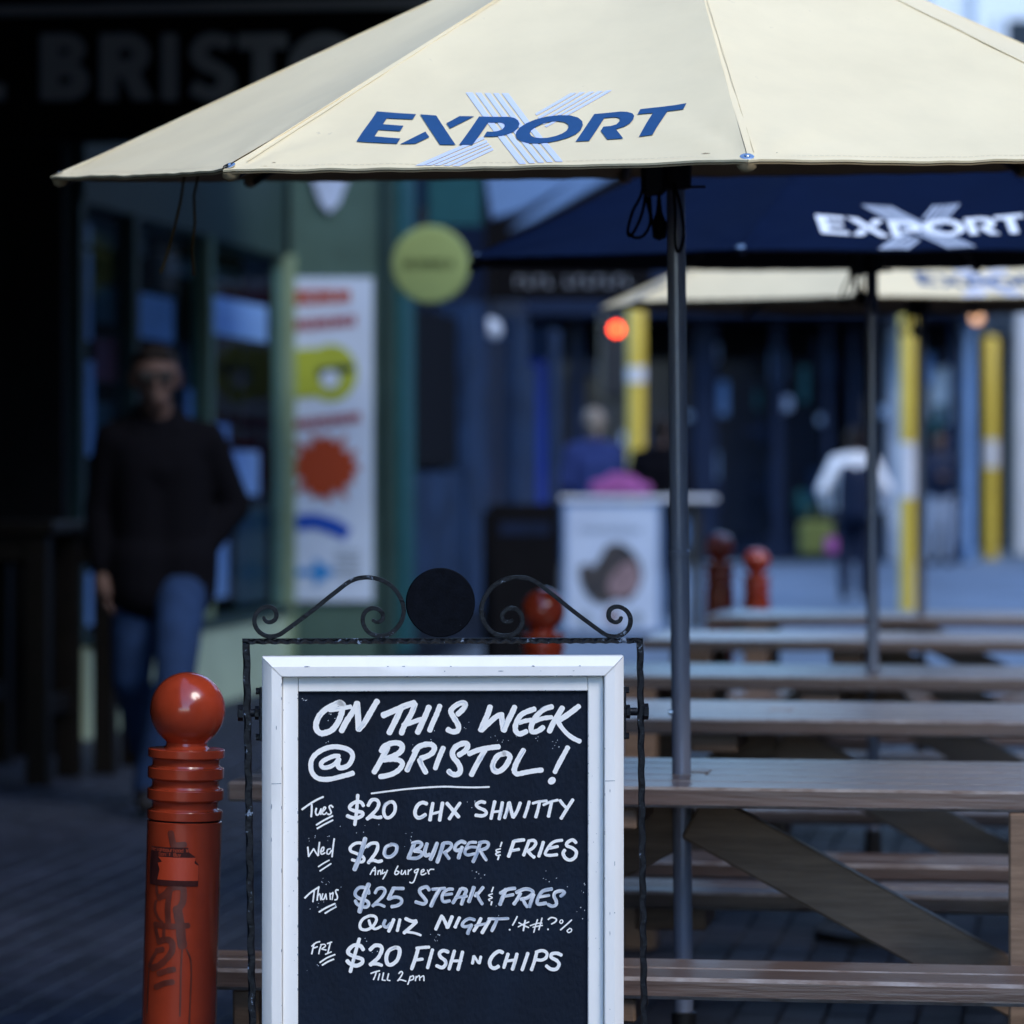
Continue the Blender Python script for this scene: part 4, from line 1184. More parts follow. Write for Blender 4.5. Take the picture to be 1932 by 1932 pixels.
for i in range(14):
    chip(rnd.uniform(a0 + IW, a1 - IW), c1 - .0215, rnd.uniform(.0008, .003), rnd.uniform(.0003, .0009), .0122)
tag(b.build('paint_chips', M['chipped'], frame_o), kind='stuff')
PY = .019                                    # panel front, local depth
panel = MB().box(a0 + .004, a1 - .004, PY, .0332, c0 + .004, c1 - .004).build('panel', M['board'], sign)
# dents and paint specks: raised crumbs of old white paint on the board
b = MB()
rnd = random.Random(3)
clusters = [(1236, 2805), (1270, 2960), (1330, 2865), (2010, 2960), (2130, 2965), (2240, 2965), (1870, 2900), (1500, 3290), (1400, 3320), (1290, 3620), (1275, 3360), (1310, 3530), (1640, 3350), (1740, 3760), (2200, 3520), (1480, 3790), (1930, 3500), (2010, 3660), (1260, 3870), (1880, 3210), (2340, 3650), (2345, 3560), (1700, 2950)]
for (qx, qy) in clusters:
    for k in range(rnd.randint(3, 7)):
        x = qx + rnd.gauss(0, 22); y = qy + rnd.gauss(0, 16)
        u, z = to_sign(x / 2.12, y / 2.12, PY)
        s1_, s2_ = rnd.uniform(.0004, .0014), rnd.uniform(.0004, .0013)
        b.add([(u - s1_, PY - .0003, z), (u, PY - .0003, z - s2_), (u + s1_ * .7, PY - .0003, z + s2_ * .2), (u + s1_ * .2, PY - .0003, z + s2_)], [(0, 1, 2, 3)])
tag(b.build('paint_specks', M['chalk_thin'], panel), kind='stuff')

# --- brush lettering, traced stroke by stroke. Each view: origin and scale in photo pixels
VW = {'A': (1200, 2760), 'B': (1780, 2760), 'C': (1180, 3140), 'D': (1780, 3140), 'E': (1180, 3500), 'F': (1780, 3500)}
TXT = {
 'ON THIS WEEK': [
  ('A', 75, '560,205 520,160 440,190 330,250 250,330 208,430 215,510 265,555 330,550 410,515 480,430 525,330 543,250 530,180 505,160'), ('A', 58, '380,255 450,250 560,230 650,215'),
  ('A', 75, '535,525 600,400 700,250 735,170'), ('A', 78, '735,170 745,300 752,430 755,505'), ('A', 75, '760,505 830,420 900,300 970,180 1000,135'),
  ('A', 75, '1070,325 1200,270 1350,205 1470,165'), ('A', 75, '1300,240 1250,350 1190,470 1145,560'),
  ('A', 72, '1480,180 1440,290 1380,400 1330,490 1305,565'), ('A', 62, '1330,450 1430,420 1560,375'), ('A', 75, '1660,220 1610,340 1560,450 1515,545'), ('A', 68, '1800,205 1760,310 1710,420 1670,520'),
  ('B', 70, '165,310 230,250 262,195 235,165 170,180 100,230 75,280 110,350 160,430 175,490 150,530 90,535 30,505'),
  ('B', 72, '580,215 550,310 500,420 460,515'), ('B', 70, '470,515 560,430 650,350 725,312'), ('B', 72, '725,312 735,400 750,500 755,525'), ('B', 72, '760,520 800,420 860,300 900,210'),
  ('B', 68, '1150,245 1050,280 980,320 930,390 905,470 915,535 960,565 1010,550 1050,530'), ('B', 58, '960,420 1040,395 1120,385'),
  ('B', 68, '1375,215 1280,245 1200,310 1140,390 1110,470 1115,530 1150,540 1210,520 1268,475'), ('B', 58, '1160,400 1260,365 1370,350'),
  ('B', 72, '1510,230 1450,330 1390,430 1345,530'), ('B', 72, '1720,210 1630,280 1530,350 1440,400'), ('B', 58, '1450,400 1500,480 1570,560 1650,620 1735,660')],
 'AT BRISTOL': [
  ('A', 58, '500,850 440,850 360,880 290,920 270,970 310,1000 390,985 460,940 500,880'), ('A', 64, '500,890 485,960 510,1000 570,995 630,960 670,890 675,830 640,780 560,745 440,730 320,755 210,820 150,900 140,990 160,1070 220,1130 300,1150 400,1145 520,1115 620,1090 680,1070'),
  ('A', 72, '1130,740 1060,870 1000,980 950,1065'), ('A', 72, '1050,785 1080,730 1160,690 1250,680 1310,710 1310,770 1260,820 1180,860 1090,890'), ('A', 66, '1080,900 1200,890 1280,905 1320,950 1280,1020 1200,1075 1100,1105 1025,1115'),
  ('A', 70, '1510,760 1460,860 1410,960 1375,1040'), ('A', 70, '1470,790 1530,730 1620,700 1700,705 1730,745 1710,800 1650,845 1560,880'), ('A', 68, '1540,900 1570,970 1620,1060'), ('A', 66, '1845,745 1800,850 1765,940 1740,1015'),
  ('B', 70, '180,835 250,790 290,730 280,690 220,690 140,730 95,800 110,870 160,930 195,1000 190,1060 140,1090 80,1075 45,1040'),
  ('B', 68, '310,820 420,775 560,745 690,730'), ('B', 70, '510,780 450,880 390,990 340,1090'), ('B', 70, '760,820 690,840 640,900 612,980 640,1040 700,1045 770,990 820,910 835,850 790,815 750,815'),
  ('B', 70, '1010,775 960,860 910,960 890,1030'), ('B', 64, '890,1050 930,1080 1040,1060 1150,1040 1245,1030'), ('B', 64, '1580,740 1520,850 1460,960 1415,1055'), ('B', 105, '1373,1165 1377,1170'),
  ('C', 23, '985,108 1200,80 1450,50 1700,30 1932,20 2132,27 2332,30 2500,24')],
 'TUES': [
  ('C', 26, '92,313 180,250 280,190 362,152'), ('C', 26, '215,250 215,330 208,405'), ('C', 23, '275,300 265,350 280,385 310,370 335,310'), ('C', 21, '335,305 332,378'), ('C', 20, '345,355 380,320 395,290 375,285 355,330 355,370 385,375 410,350'), ('C', 22, '488,285 462,262 440,280 455,320 465,355 445,378 420,372'),
  ('C', 23, '277,512 370,455 483,397'), ('C', 23, '287,558 380,505 486,452'),
  ('C', 46, '880,265 850,222 780,218 715,262 708,305 780,335 860,350 872,385 800,425 720,415 668,392'), ('C', 44, '808,130 800,250 788,380 770,510'),
  ('C', 46, '942,262 985,195 1045,190 1078,230 1060,300 1000,370 930,435'), ('C', 44, '945,425 1000,405 1060,418 1115,412'), ('C', 44, '1215,220 1160,260 1142,340 1165,410 1220,415 1280,350 1290,270 1262,220 1218,218'),
  ('C', 48, '1695,240 1640,225 1580,260 1545,340 1560,405 1610,420 1678,380'), ('C', 46, '1775,235 1755,340 1738,450'), ('C', 34, '1770,370 1860,345'), ('C', 46, '1900,230 1880,340 1862,452'),
  ('D', 48, '25,235 90,310 175,408'), ('D', 44, '192,232 130,320 55,435'), ('D', 44, '512,225 460,215 405,248 430,288 510,325 530,368 480,395 395,388'), ('D', 44, '640,212 615,320 592,430'), ('D', 34, '620,345 730,335'), ('D', 44, '738,225 720,330 697,435'),
  ('D', 42, '818,230 800,320 768,420'), ('D', 44, '828,225 850,320 872,410'), ('D', 44, '880,415 930,330 968,230'), ('D', 42, '1083,215 1060,300 1022,410'), ('D', 34, '1130,235 1210,213 1308,202'), ('D', 42, '1215,230 1195,320 1168,412'), ('D', 34, '1268,255 1360,215 1450,192'), ('D', 44, '1370,230 1350,320 1332,402'), ('D', 40, '1480,198 1520,250 1560,290'), ('D', 44, '1645,190 1580,290 1495,428')],
 'WED': [
  ('C', 22, '165,800 170,860 176,918'), ('C', 20, '178,915 210,865 240,820'), ('C', 20, '240,820 268,868 295,908'), ('C', 22, '300,905 305,820 315,738'), ('C', 20, '330,862 365,842 370,800 345,812 330,860 345,890 385,872'), ('C', 20, '455,820 420,832 412,880 440,885 470,840'), ('C', 22, '505,692 490,800 477,922'),
  ('C', 19, '302,1050 370,1005 440,967'), ('C', 19, '322,1105 390,1060 463,1012'),
  ('C', 40, '900,805 860,750 780,750 715,800 720,850 790,880 870,920 890,960 850,990 735,962'), ('c', 60, '903,690 860,840 810,980 767,1085'),
  ('C', 44, '930,790 980,752 1050,750 1065,800 1040,870 990,940 945,1000'), ('C', 42, '950,985 1010,968 1070,985 1122,972'), ('c', 46, '1230,770 1170,800 1150,880 1180,922 1240,918 1300,860 1310,790 1270,765 1232,765'),
  ('c', 50, '1540,745 1500,840 1460,940'), ('c', 46, '1512,748 1590,732 1632,760 1600,810 1530,842'), ('c', 44, '1540,850 1620,860 1632,900 1570,940 1482,942'), ('c', 48, '1700,755 1672,850 1682,908 1740,890'), ('c', 54, '1828,750 1790,850 1745,955'),
  ('c', 52, '1908,755 1870,880 1832,990'), ('d', 42, '-15,745 60,745 85,780 50,830 -10,870'), ('d', 44, '0,870 25,910 50,945'), ('d', 48, '258,742 210,725 150,760 125,820 160,842 212,820'), ('d', 48, '220,800 190,880 172,945'),
  ('d', 38, '398,737 320,740 290,775 260,840 262,885 300,900 380,882'), ('d', 36, '398,800 330,798 270,825'), ('d', 48, '450,755 410,880 362,985'), ('d', 44, '440,742 520,730 560,760 530,812 440,842'), ('d', 44, '460,855 500,920 530,962'),
  ('D', 22, '730,738 712,792'), ('D', 18, '715,820 660,835 668,858 710,860'), ('D', 20, '690,866 655,882 668,905 710,900'), ('D', 22, '692,920 680,958'),
  ('D', 46, '885,725 850,830 818,918'), ('D', 44, '895,720 960,710 1022,705'), ('D', 38, '870,842 950,826'), ('D', 44, '1075,735 1040,830 1012,902'), ('D', 42, '1075,720 1140,712 1168,750 1130,810 1062,850'), ('D', 42, '1072,855 1110,900 1152,932'),
  ('D', 44, '1265,735 1240,820 1207,915'), ('D', 40, '1505,710 1430,720 1370,752 1320,820 1290,885 1340,905 1440,895'), ('D', 38, '1345,812 1450,790'), ('D', 44, '1685,740 1640,705 1575,740 1570,780 1640,810 1690,860 1672,930 1610,965 1550,940 1520,880 1540,838'),
  ('C', 17, '968,1150 1000,1090 1030,1055'), ('C', 17, '1030,1055 1035,1110 1030,1155'), ('C', 14, '990,1105 1040,1100'), ('C', 16, '1065,1150 1072,1100'), ('C', 16, '1072,1118 1098,1095 1105,1150'), ('C', 16, '1130,1088 1122,1140 1160,1120'), ('C', 18, '1190,1097 1160,1160 1132,1208'),
  ('C', 18, '1325,1042 1300,1090 1285,1140 1312,1150 1340,1120 1310,1105'), ('C', 17, '1375,1097 1365,1140 1390,1145 1420,1100'), ('C', 17, '1420,1100 1425,1150'), ('C', 17, '1460,1092 1455,1150'), ('C', 16, '1460,1112 1500,1082'), ('C', 16, '1582,1080 1542,1100 1545,1130 1582,1110'), ('C', 18, '1590,1080 1560,1160 1530,1240 1500,1260 1475,1248'), ('C', 17, '1620,1130 1660,1105 1655,1085 1627,1105 1625,1150 1660,1150 1690,1130'), ('C', 17, '1705,1092 1725,1145'), ('C', 16, '1720,1112 1745,1085 1788,1085')],
 'THURS': [
  ('E', 23, '127,293 200,225 308,152'), ('E', 21, '250,192 240,270 231,342'), ('E', 20, '305,155 295,230 285,322'), ('E', 18, '292,272 320,240 332,318'), ('E', 18, '357,240 345,300 370,310 395,250'), ('E', 17, '397,242 407,312'), ('E', 18, '450,232 455,312'), ('E', 16, '457,247 490,222'), ('E', 17, '492,228 478,315'), ('E', 20, '555,192 530,190 525,220 545,270 540,310 510,318'),
  ('E', 23, '312,473 400,420 513,367'), ('E', 22, '388,490 460,445 528,407'),
  ('e', 44, '950,235 940,190 900,162 830,160 780,210 780,260 830,300 920,330 948,370 920,410 850,402 795,365 778,330'), ('e', 60, '948,120 900,240 865,350 832,470'), ('e', 42, '1032,228 1062,180 1120,165 1160,200 1130,270 1060,340 1002,395'), ('e', 36, '1010,385 1080,375 1152,403'),
  ('e', 44, '1260,170 1395,172'), ('e', 48, '1262,185 1225,260 1205,305'), ('e', 44, '1222,300 1290,282 1360,300 1370,350 1320,390 1245,405'),
  ('e', 46, '1728,190 1690,150 1612,180 1612,230 1660,290 1688,340 1650,370 1555,345'), ('e', 38, '1770,182 1930,168'), ('e', 52, '1860,185 1800,290 1752,395'), ('f', 42, '98,180 40,182 -18,222 -40,290 -18,340 58,330'), ('f', 38, '0,252 88,240'),
  ('f', 46, '200,180 150,280 102,355'), ('f', 48, '215,172 270,190 250,260 212,372'), ('f', 36, '130,290 280,270'), ('f', 50, '370,158 340,250 307,340'), ('f', 44, '488,158 430,230 382,268'), ('f', 42, '402,232 440,310 478,370'),
  ('F', 20, '620,157 600,213'), ('F', 17, '610,240 560,260 608,290 560,312 580,332'), ('F', 20, '602,342 592,382'),
  ('f', 52, '780,185 740,290 707,375'), ('f', 46, '712,230 810,182 898,170'), ('f', 38, '770,272 878,250'), ('f', 48, '970,235 930,310 888,370'), ('f', 46, '920,222 1020,180 1100,190 1130,230 1060,290 980,310'), ('f', 44, '1002,312 1030,370 1058,405'), ('f', 48, '1140,252 1110,330 1087,405'),
  ('f', 46, '1372,177 1270,200 1220,250 1187,330 1200,372 1298,360'), ('f', 38, '1222,280 1338,260'), ('f', 44, '1490,270 1538,225 1500,200 1422,220 1402,270 1430,330 1430,380 1380,400 1322,375'),
  ('E', 38, '960,522 880,560 837,630 850,690 920,703 1000,660 1048,580 1030,532 972,520'), ('E', 34, '952,582 975,650 1030,692 1108,660'), ('e', 42, '1160,582 1140,640 1180,670 1232,620'), ('E', 46, '1270,572 1240,650 1207,720'), ('E', 42, '1350,572 1335,640 1317,715'), ('E', 44, '1425,560 1500,592 1565,590'), ('E', 46, '1560,602 1500,660 1405,742'), ('E', 32, '1440,730 1540,745 1618,773'),
  ('E', 44, '1890,525 1850,610 1812,695'), ('F', 44, '-30,542 0,600 30,675'), ('F', 48, '90,535 60,610 32,675'), ('F', 44, '185,548 150,620 127,675'), ('f', 42, '378,575 310,560 242,600 222,650 270,662 340,642'), ('f', 48, '340,642 310,700 292,750'), ('F', 46, '460,558 420,640 372,715'), ('f', 34, '390,650 540,622'), ('F', 48, '580,562 530,650 478,740'), ('f', 38, '560,560 700,562 812,558'), ('f', 44, '668,572 640,640 602,715'),
  ('F', 20, '928,533 900,590 870,643'), ('F', 26, '831,701 833,703'), ('F', 18, '942,665 1010,630 1078,602'), ('F', 18, '950,612 1010,645 1075,673'), ('F', 24, '1032,582 1020,650 1008,712'), ('F', 18, '1190,572 1165,650 1142,735'), ('F', 18, '1248,552 1228,630 1207,703'), ('F', 17, '1097,650 1180,622 1248,617'), ('F', 17, '1132,670 1200,655 1253,646'), ('F', 20, '1328,570 1370,545 1428,560 1425,595 1372,628'), ('F', 24, '1324,696 1327,698'),
  ('F', 15, '1490,577 1475,605 1500,620 1518,592 1500,572'), ('F', 20, '1628,577 1560,640 1487,703'), ('F', 17, '1600,690 1572,715 1590,738 1625,722 1625,692 1597,685')],
 'FRI': [
  ('E', 21, '247,882 230,950 216,1012'), ('E', 20, '217,913 270,870 318,856'), ('E', 18, '235,940 288,921'), ('E', 19, '340,892 320,950 306,1012'), ('E', 17, '330,895 380,890 390,915 342,950'), ('E', 17, '347,952 400,963'), ('E', 19, '458,862 440,930 421,1005'), ('E', 18, '417,880 473,861'), ('E', 18, '392,1018 468,987'),
  ('E', 21, '322,1123 410,1065 513,1022'), ('E', 22, '352,1157 420,1115 498,1082'),
  ('E', 50, '878,958 840,910 760,902 692,960 692,1010 770,1050 860,1080 862,1130 790,1165 710,1140 668,1098'), ('E', 44, '828,820 790,950 750,1100 712,1242'), ('E', 50, '968,958 1030,905 1100,912 1118,960 1080,1050 1020,1110 965,1158'), ('E', 44, '965,1148 1050,1140 1115,1160'), ('E', 50, '1290,930 1210,970 1175,1060 1192,1140 1240,1152 1310,1100 1345,1010 1340,945 1292,930'),
  ('E', 48, '1588,935 1550,1070 1502,1205'), ('E', 40, '1565,940 1650,930 1725,926'), ('E', 42, '1562,1090 1640,1080'), ('E', 44, '1770,960 1740,1070 1707,1192'), ('F', 46, '38,988 -20,970 -70,1000 -60,1050 0,1100 5,1150 -40,1190 -108,1165'), ('F', 44, '120,975 90,1080 52,1208'), ('F', 36, '80,1105 210,1100'), ('F', 44, '225,988 200,1090 167,1215'),
  ('F', 38, '370,1045 352,1135'), ('F', 34, '372,1042 430,1128'), ('F', 38, '460,1050 440,1132'),
  ('F', 48, '740,995 690,980 620,1030 575,1110 590,1178 640,1197 692,1170'), ('F', 46, '810,1015 780,1110 757,1188'), ('F', 38, '792,1105 900,1090'), ('F', 46, '925,1015 900,1110 867,1212'), ('F', 44, '1065,1005 1030,1110 992,1218'), ('F', 44, '1178,1002 1150,1110 1112,1218'), ('F', 42, '1172,990 1250,970 1308,1000 1300,1060 1240,1093 1172,1085'), ('F', 46, '1495,1028 1440,1005 1372,1015 1370,1060 1440,1100 1468,1150 1430,1208 1360,1208 1305,1168'),
  ('E', 19, '977,1264 1030,1245 1088,1231'), ('E', 19, '1045,1252 1030,1300 1011,1342'), ('E', 19, '1090,1270 1070,1348'), ('E', 19, '1140,1257 1122,1345'), ('E', 17, '1122,1350 1163,1355'), ('E', 19, '1205,1267 1187,1342'), ('E', 17, '1187,1348 1223,1357'), ('E', 19, '1337,1265 1365,1240 1385,1260 1360,1310 1322,1358'), ('E', 18, '1322,1358 1360,1345 1428,1365'), ('E', 19, '1485,1302 1465,1370 1451,1408'), ('E', 18, '1480,1312 1520,1295 1525,1335 1477,1355'), ('E', 18, '1560,1302 1550,1358'), ('E', 17, '1562,1320 1600,1292 1605,1352'), ('E', 17, '1612,1320 1655,1295 1660,1358')],
}
SCV = 600 / 1932.0
count = 0
for name, strokes in TXT.items():
    rec = []
    for (vw, w, st_) in strokes:
        ox, oy = VW[vw.upper()]
        pts = [tuple(float(q) for q in p.split(',')) for p in st_.split()]
        rows = stroke_outline(pts, w, .07, count)
        lift = .0007 + count * .0000075; count += 1
        off = random.uniform(0, 5)
        vs, uvs = [], []
        for (l, r2, u) in rows:
            for q, v_ in ((l, -.5), (r2, .5)):
                X, Z = to_sign((ox + q[0] * SCV) / 2.12, (oy + q[1] * SCV) / 2.12, PY)
                vs.append((X, PY - lift, Z)); uvs.append((u * SCV / 2.12 / K + off, v_ * w * SCV / 2.12 / K))
        fs = [(2 * k, 2 * k + 1, 2 * k + 3, 2 * k + 2) for k in range(len(rows) - 1)]
        xs_ = [v[0] for v in vs]; zs_ = [v[2] for v in vs]
        rec.append([vw.islower(), vs, fs, uvs, (min(xs_) - .0008, max(xs_) + .0008, min(zs_) - .0002, max(zs_) + .0002), None])
    # strokes that touch make one painted letter
    par = list(range(len(rec)))
    def root_of(a):
        while par[a] != a: a = par[a]
        return a
    for a in range(len(rec)):
        for c in range(a):
            A_, B_ = rec[a][4], rec[c][4]
            if rec[a][0] == rec[c][0] and A_[0] < B_[1] and B_[0] < A_[1] and A_[2] < B_[3] and B_[2] < A_[3]:
                par[root_of(a)] = root_of(c)
    for rt in sorted(set(root_of(a) for a in range(len(rec)))):
        vs, fs, uvs = [], [], []
        for a in range(len(rec)):
            if root_of(a) != rt: continue
            o_ = len(vs); vs += rec[a][1]; uvs += rec[a][3]
            fs += [tuple(i + o_ for i in f) for f in rec[a][2]]
        me = bpy.data.meshes.new('painted_letter'); me.from_pydata(vs, [], fs)
        ul = me.uv_layers.new(name='stroke')
        for lp in me.loops: ul.data[lp.index].uv = uvs[lp.vertex_index]
        me.materials.append(M['chalk_thin'] if rec[rt][0] else M['chalk'])
        o = bpy.data.objects.new('painted_letter', me); COL.objects.link(o); o.parent = panel

# iron stand
def bar(p0, p1, w, d, name='bar', period=.018, amp=.0022):
    """hammered square bar from p0 to p1 in the sign plane (u,z), centred at depth 0.028"""
    b = MB(); L = math.hypot(p1[0] - p0[0], p1[1] - p0[1]); n_ = max(8, int(L / (period / 6)))
    ux, uz = (p1[0] - p0[0]) / L, (p1[1] - p0[1]) / L
    nx, nz = -uz, ux
    for i in range(n_ + 1):
        q = L * i / n_
        ph = 2 * math.pi * q / period
        ch = amp * (1 + math.sin(ph)); ch2 = amp * (1 - math.sin(ph))
        wob = .0005 * math.sin(ph)
        h = w / 2; y0, y1 = .028 - d / 2, .028 + d / 2
        sec = [(-h, y1 - ch2), (-h, y0 + ch), (-h + ch, y0), (h - ch2, y0), (h, y0 + ch2), (h, y1 - ch), (h - ch, y1), (-h + ch2, y1)]
        for (t, y) in sec:
            t += wob
            b.v.append(Vector((p0[0] + ux * q + nx * t, y, p0[1] + uz * q + nz * t)))
    for i in range(n_):
        for k in range(8):
            k2 = (k + 1) % 8
            b.f.append((i * 8 + k, i * 8 + k2, (i + 1) * 8 + k2, (i + 1) * 8 + k))
    b.f.append(tuple(range(8))); b.f.append(tuple(n_ * 8 + k for k in range(8))[::-1])
    o = b.build(name, M['iron'], stand)
    bx = bmesh.new(); bx.from_mesh(o.data); bmesh.ops.recalc_face_normals(bx, faces=bx.faces[:]); bx.to_mesh(o.data); bx.free()
    return o
stand = MB().cbox(su(456), su(1216), .0235, .0325, sz(1207.0), sz(1205.5), .0005).build('stand_frame', M['iron'], sign)
zb0, zb1 = sz(1216), sz(1207.2)
bar((su(456.5), (zb0 + zb1) / 2), (su(1216), (zb0 + zb1) / 2), zb1 - zb0, .011)
uL0, uL1 = su(464), su(484); uR0, uR1 = su(1210.5), su(1224)
bar((uL1, .012), (uL0, zb0 + .0005), .0112, .0112, period=.045, amp=.0016)
bar((uR1, .012), (uR0, zb0 + .0005), .0098, .0112, period=.040, amp=.0016)
MB().cbox(uL1 - .02, uL1 + .02, -.26, .32, 0, .0115, .002).build('foot', M['iron'], stand)
MB().cbox(uR1 - .02, uR1 + .02, -.26, .32, 0, .0115, .002).build('foot', M['iron'], stand)
def sc1(p): return ((940 + p[0] * .41408) / 2.12, (2220 + p[1] * .41408) / 2.12)
SCR = [(272, 598), (285, 635), (315, 655), (352, 652), (388, 625), (398, 580), (383, 535), (345, 510), (300, 506), (250, 525), (210, 562), (186, 615), (188, 675), (212, 728), (255, 768), (310, 792), (370, 793), (430, 775), (500, 728), (600, 655), (700, 580), (800, 502), (900, 420), (1000, 342), (1080, 280), (1150, 243), (1220, 225), (1300, 222), (1380, 235), (1460, 268), (1530, 320), (1585, 390), (1622, 470), (1634, 545), (1620, 625), (1585, 690), (1535, 745), (1475, 780), (1400, 790), (1330, 775), (1275, 735), (1240, 670), (1238, 610), (1258, 560), (1300, 528), (1350, 520), (1400, 540), (1430, 580), (1428, 625), (1400, 650), (1360, 652), (1325, 628)]
SCR = catmull(SCR, 4)
def scroll(mir):
    pts = []; rs = []
    n_ = len(SCR)
    for i, p in enumerate(SCR):
        x, y = sc1(p)
        if mir: x = 1672 - x
        u, z = to_sign(x, y); pts.append((u, .028, z))
        e = min(i, n_ - 1 - i)
        rs.append(1.0 if e > 14 else .75 + .25 * e / 14)
    b = MB(); b.tube(pts, rs, flat=(.0125, .0066))
    o = b.build('scroll', M['iron'], stand, 50)
    bx = bmesh.new(); bx.from_mesh(o.data); bmesh.ops.bevel(bx, geom=[e for e in bx.edges if len(e.link_faces) == 2 and e.calc_face_angle(0) > 1.0], offset=.0012, segments=2, affect='EDGES'); bmesh.ops.recalc_face_normals(bx, faces=bx.faces[:]); bx.to_mesh(o.data); bx.free()
    o.data.shade_smooth(); o.data.set_sharp_from_angle(angle=R(40))
scroll(False); scroll(True)
du, dz_ = to_sign(832, 1138)
MB().lathe([(0, -.006), (.0512, -.006), (.0528, -.0045), (.0528, .0045), (.0512, .006), (0, .006)], 64, M=Matrix.Translation((du, .028, dz_)) @ Matrix.Rotation(R(90), 4, 'X')).build('disc', M['disc'], stand, 40)
for sx, xb, xf in ((-1, 471, 494), (1, 1205, 1178)):
    zc2 = sz(1346)
    ub, uf = su(xb), su(xf)
    MX = Matrix.Rotation(R(90), 4, 'Y')
    lo, hi = min(ub, uf), max(ub, uf)
    MB().lathe([(.0062, 0), (.0062, hi - lo)], 16, M=Matrix.Translation((lo, .028, zc2)) @ MX).build('pivot_bolt', M['iron'], stand, 40)
    uo = su(457 if sx < 0 else 1217)
    MB().lathe([(.0, -.004), (.0115, -.004), (.0125, -.003), (.0125, .004), (0, .004)], 6, M=Matrix.Translation((uo + sx * .0035, .028, zc2)) @ MX).build('bolt_head', M['iron'], stand)
    MB().lathe([(.0105, -.003), (.0105, .003)], 6, M=Matrix.Translation((uf + sx * .008, .028, zc2)) @ MX).build('nut', M['iron'], stand)
    MB().cbox(uf + sx * .0002, uf + sx * .0042, .016, .042, sz(1398), sz(1298), .001).build('bracket', M['iron'], stand)
    for yy in (1305, 1392):
        MB().lathe([(0, -.003), (.005, -.003), (.005, .003), (0, .003)], 6, M=Matrix.Translation((uf + sx * .0065, .028, sz(yy))) @ MX).build('screw', M['iron'], stand)

# ------------------------------------------------------------------ parasols
# the printed mark, traced on the first canopy (photo px of two enlarged views)
def L1(p): return ((1400 + p[0] * .36232) / 2.12, (300 + p[1] * .36232) / 2.12)
def L2(p): return ((2050 + p[0] * .38820) / 2.12, (300 + p[1] * .38820) / 2.12)
LET = [(L1, [(288, 353), (718, 367), (682, 427), (396, 423), (354, 492), (580, 501), (543, 559), (308, 556), (262, 627), (545, 636), (507, 697), (62, 688)], []),
       (L1, [(762, 367), (938, 372), (1154, 703), (982, 702)], []), (L1, [(1195, 374), (1358, 374), (1090, 513), (1050, 455)], []), (L1, [(820, 556), (864, 618), (712, 698), (540, 703)], []),
       (L1, [(1410, 376), (1740, 374), (1800, 385), (1840, 412), (1857, 450), (1840, 500), (1800, 540), (1740, 570), (1660, 595), (1570, 603), (1462, 603), (1497, 543), (1560, 545), (1620, 537), (1670, 515), (1693, 480), (1690, 460), (1670, 445), (1640, 439), (1510, 441), (1340, 703), (1192, 702)], []),
       (L2, [(20, 545), (25, 510), (60, 460), (130, 410), (220, 370), (330, 340), (470, 327), (580, 332), (660, 355), (705, 395), (713, 440), (690, 495), (640, 540), (560, 580), (460, 612), (340, 636), (230, 644), (140, 635), (70, 612), (30, 580)],
        [(165, 525), (180, 490), (230, 450), (300, 415), (380, 397), (450, 393), (520, 405), (560, 430), (566, 462), (545, 500), (500, 532), (430, 560), (350, 577), (280, 580), (215, 572), (180, 552)]),
       (L2, [(828, 320), (1100, 303), (1170, 310), (1225, 330), (1245, 360), (1235, 400), (1200, 440), (1140, 470), (1055, 492), (1132, 597), (968, 604), (898, 500), (925, 458), (1000, 455), (1060, 440), (1095, 405), (1095, 380), (1070, 365), (1030, 361), (935, 365), (780, 612), (640, 620)], []),
       (L2, [(1308, 290), (1788, 257), (1755, 315), (1590, 325), (1438, 578), (1295, 586), (1438, 340), (1278, 346)], [])]
STR = []
tops = [(1262, 1338), (1370, 1432), (1470, 1530), (1565, 1625), (1660, 1730)]
bots = [(62, 135, 868), (165, 228, 864), (258, 322, 860), (348, 412, 855), (440, 513, 850)]
for (a, c), (e, f_, yb_) in zip(tops, bots):
    STR.append([L1((a, 110)), L1((c, 110)), L2((f_, yb_)), L2((e, yb_))])
for (a, c, ya, yc), (e, f_, ye, yf) in zip(((585, 645, 88, 86), (680, 735, 82, 80), (775, 830, 79, 77), (868, 920, 72, 71), (955, 1012, 67, 65)), ((220, 232, 302, 320), (245, 258, 340, 360), (272, 285, 378, 395), (297, 305, 412, 425), (318, 335, 438, 453))):
    STR.append([L2((a, ya)), L2((c, yc)), L2((f_, yf)), L2((e, ye))])
for (a, c), (e, f_, ye, yf) in zip(((710, 800), (815, 890), (915, 985), (1015, 1085), (1115, 1195)), ((1450, 1475, 598, 625), (1490, 1507, 640, 665), (1512, 1530, 678, 690), (1540, 1553, 705, 722), (1560, 1575, 735, 757))):
    STR.append([L1((a, 950)), L1((e, ye)), L1((f_, yf)), L1((c, 950))])

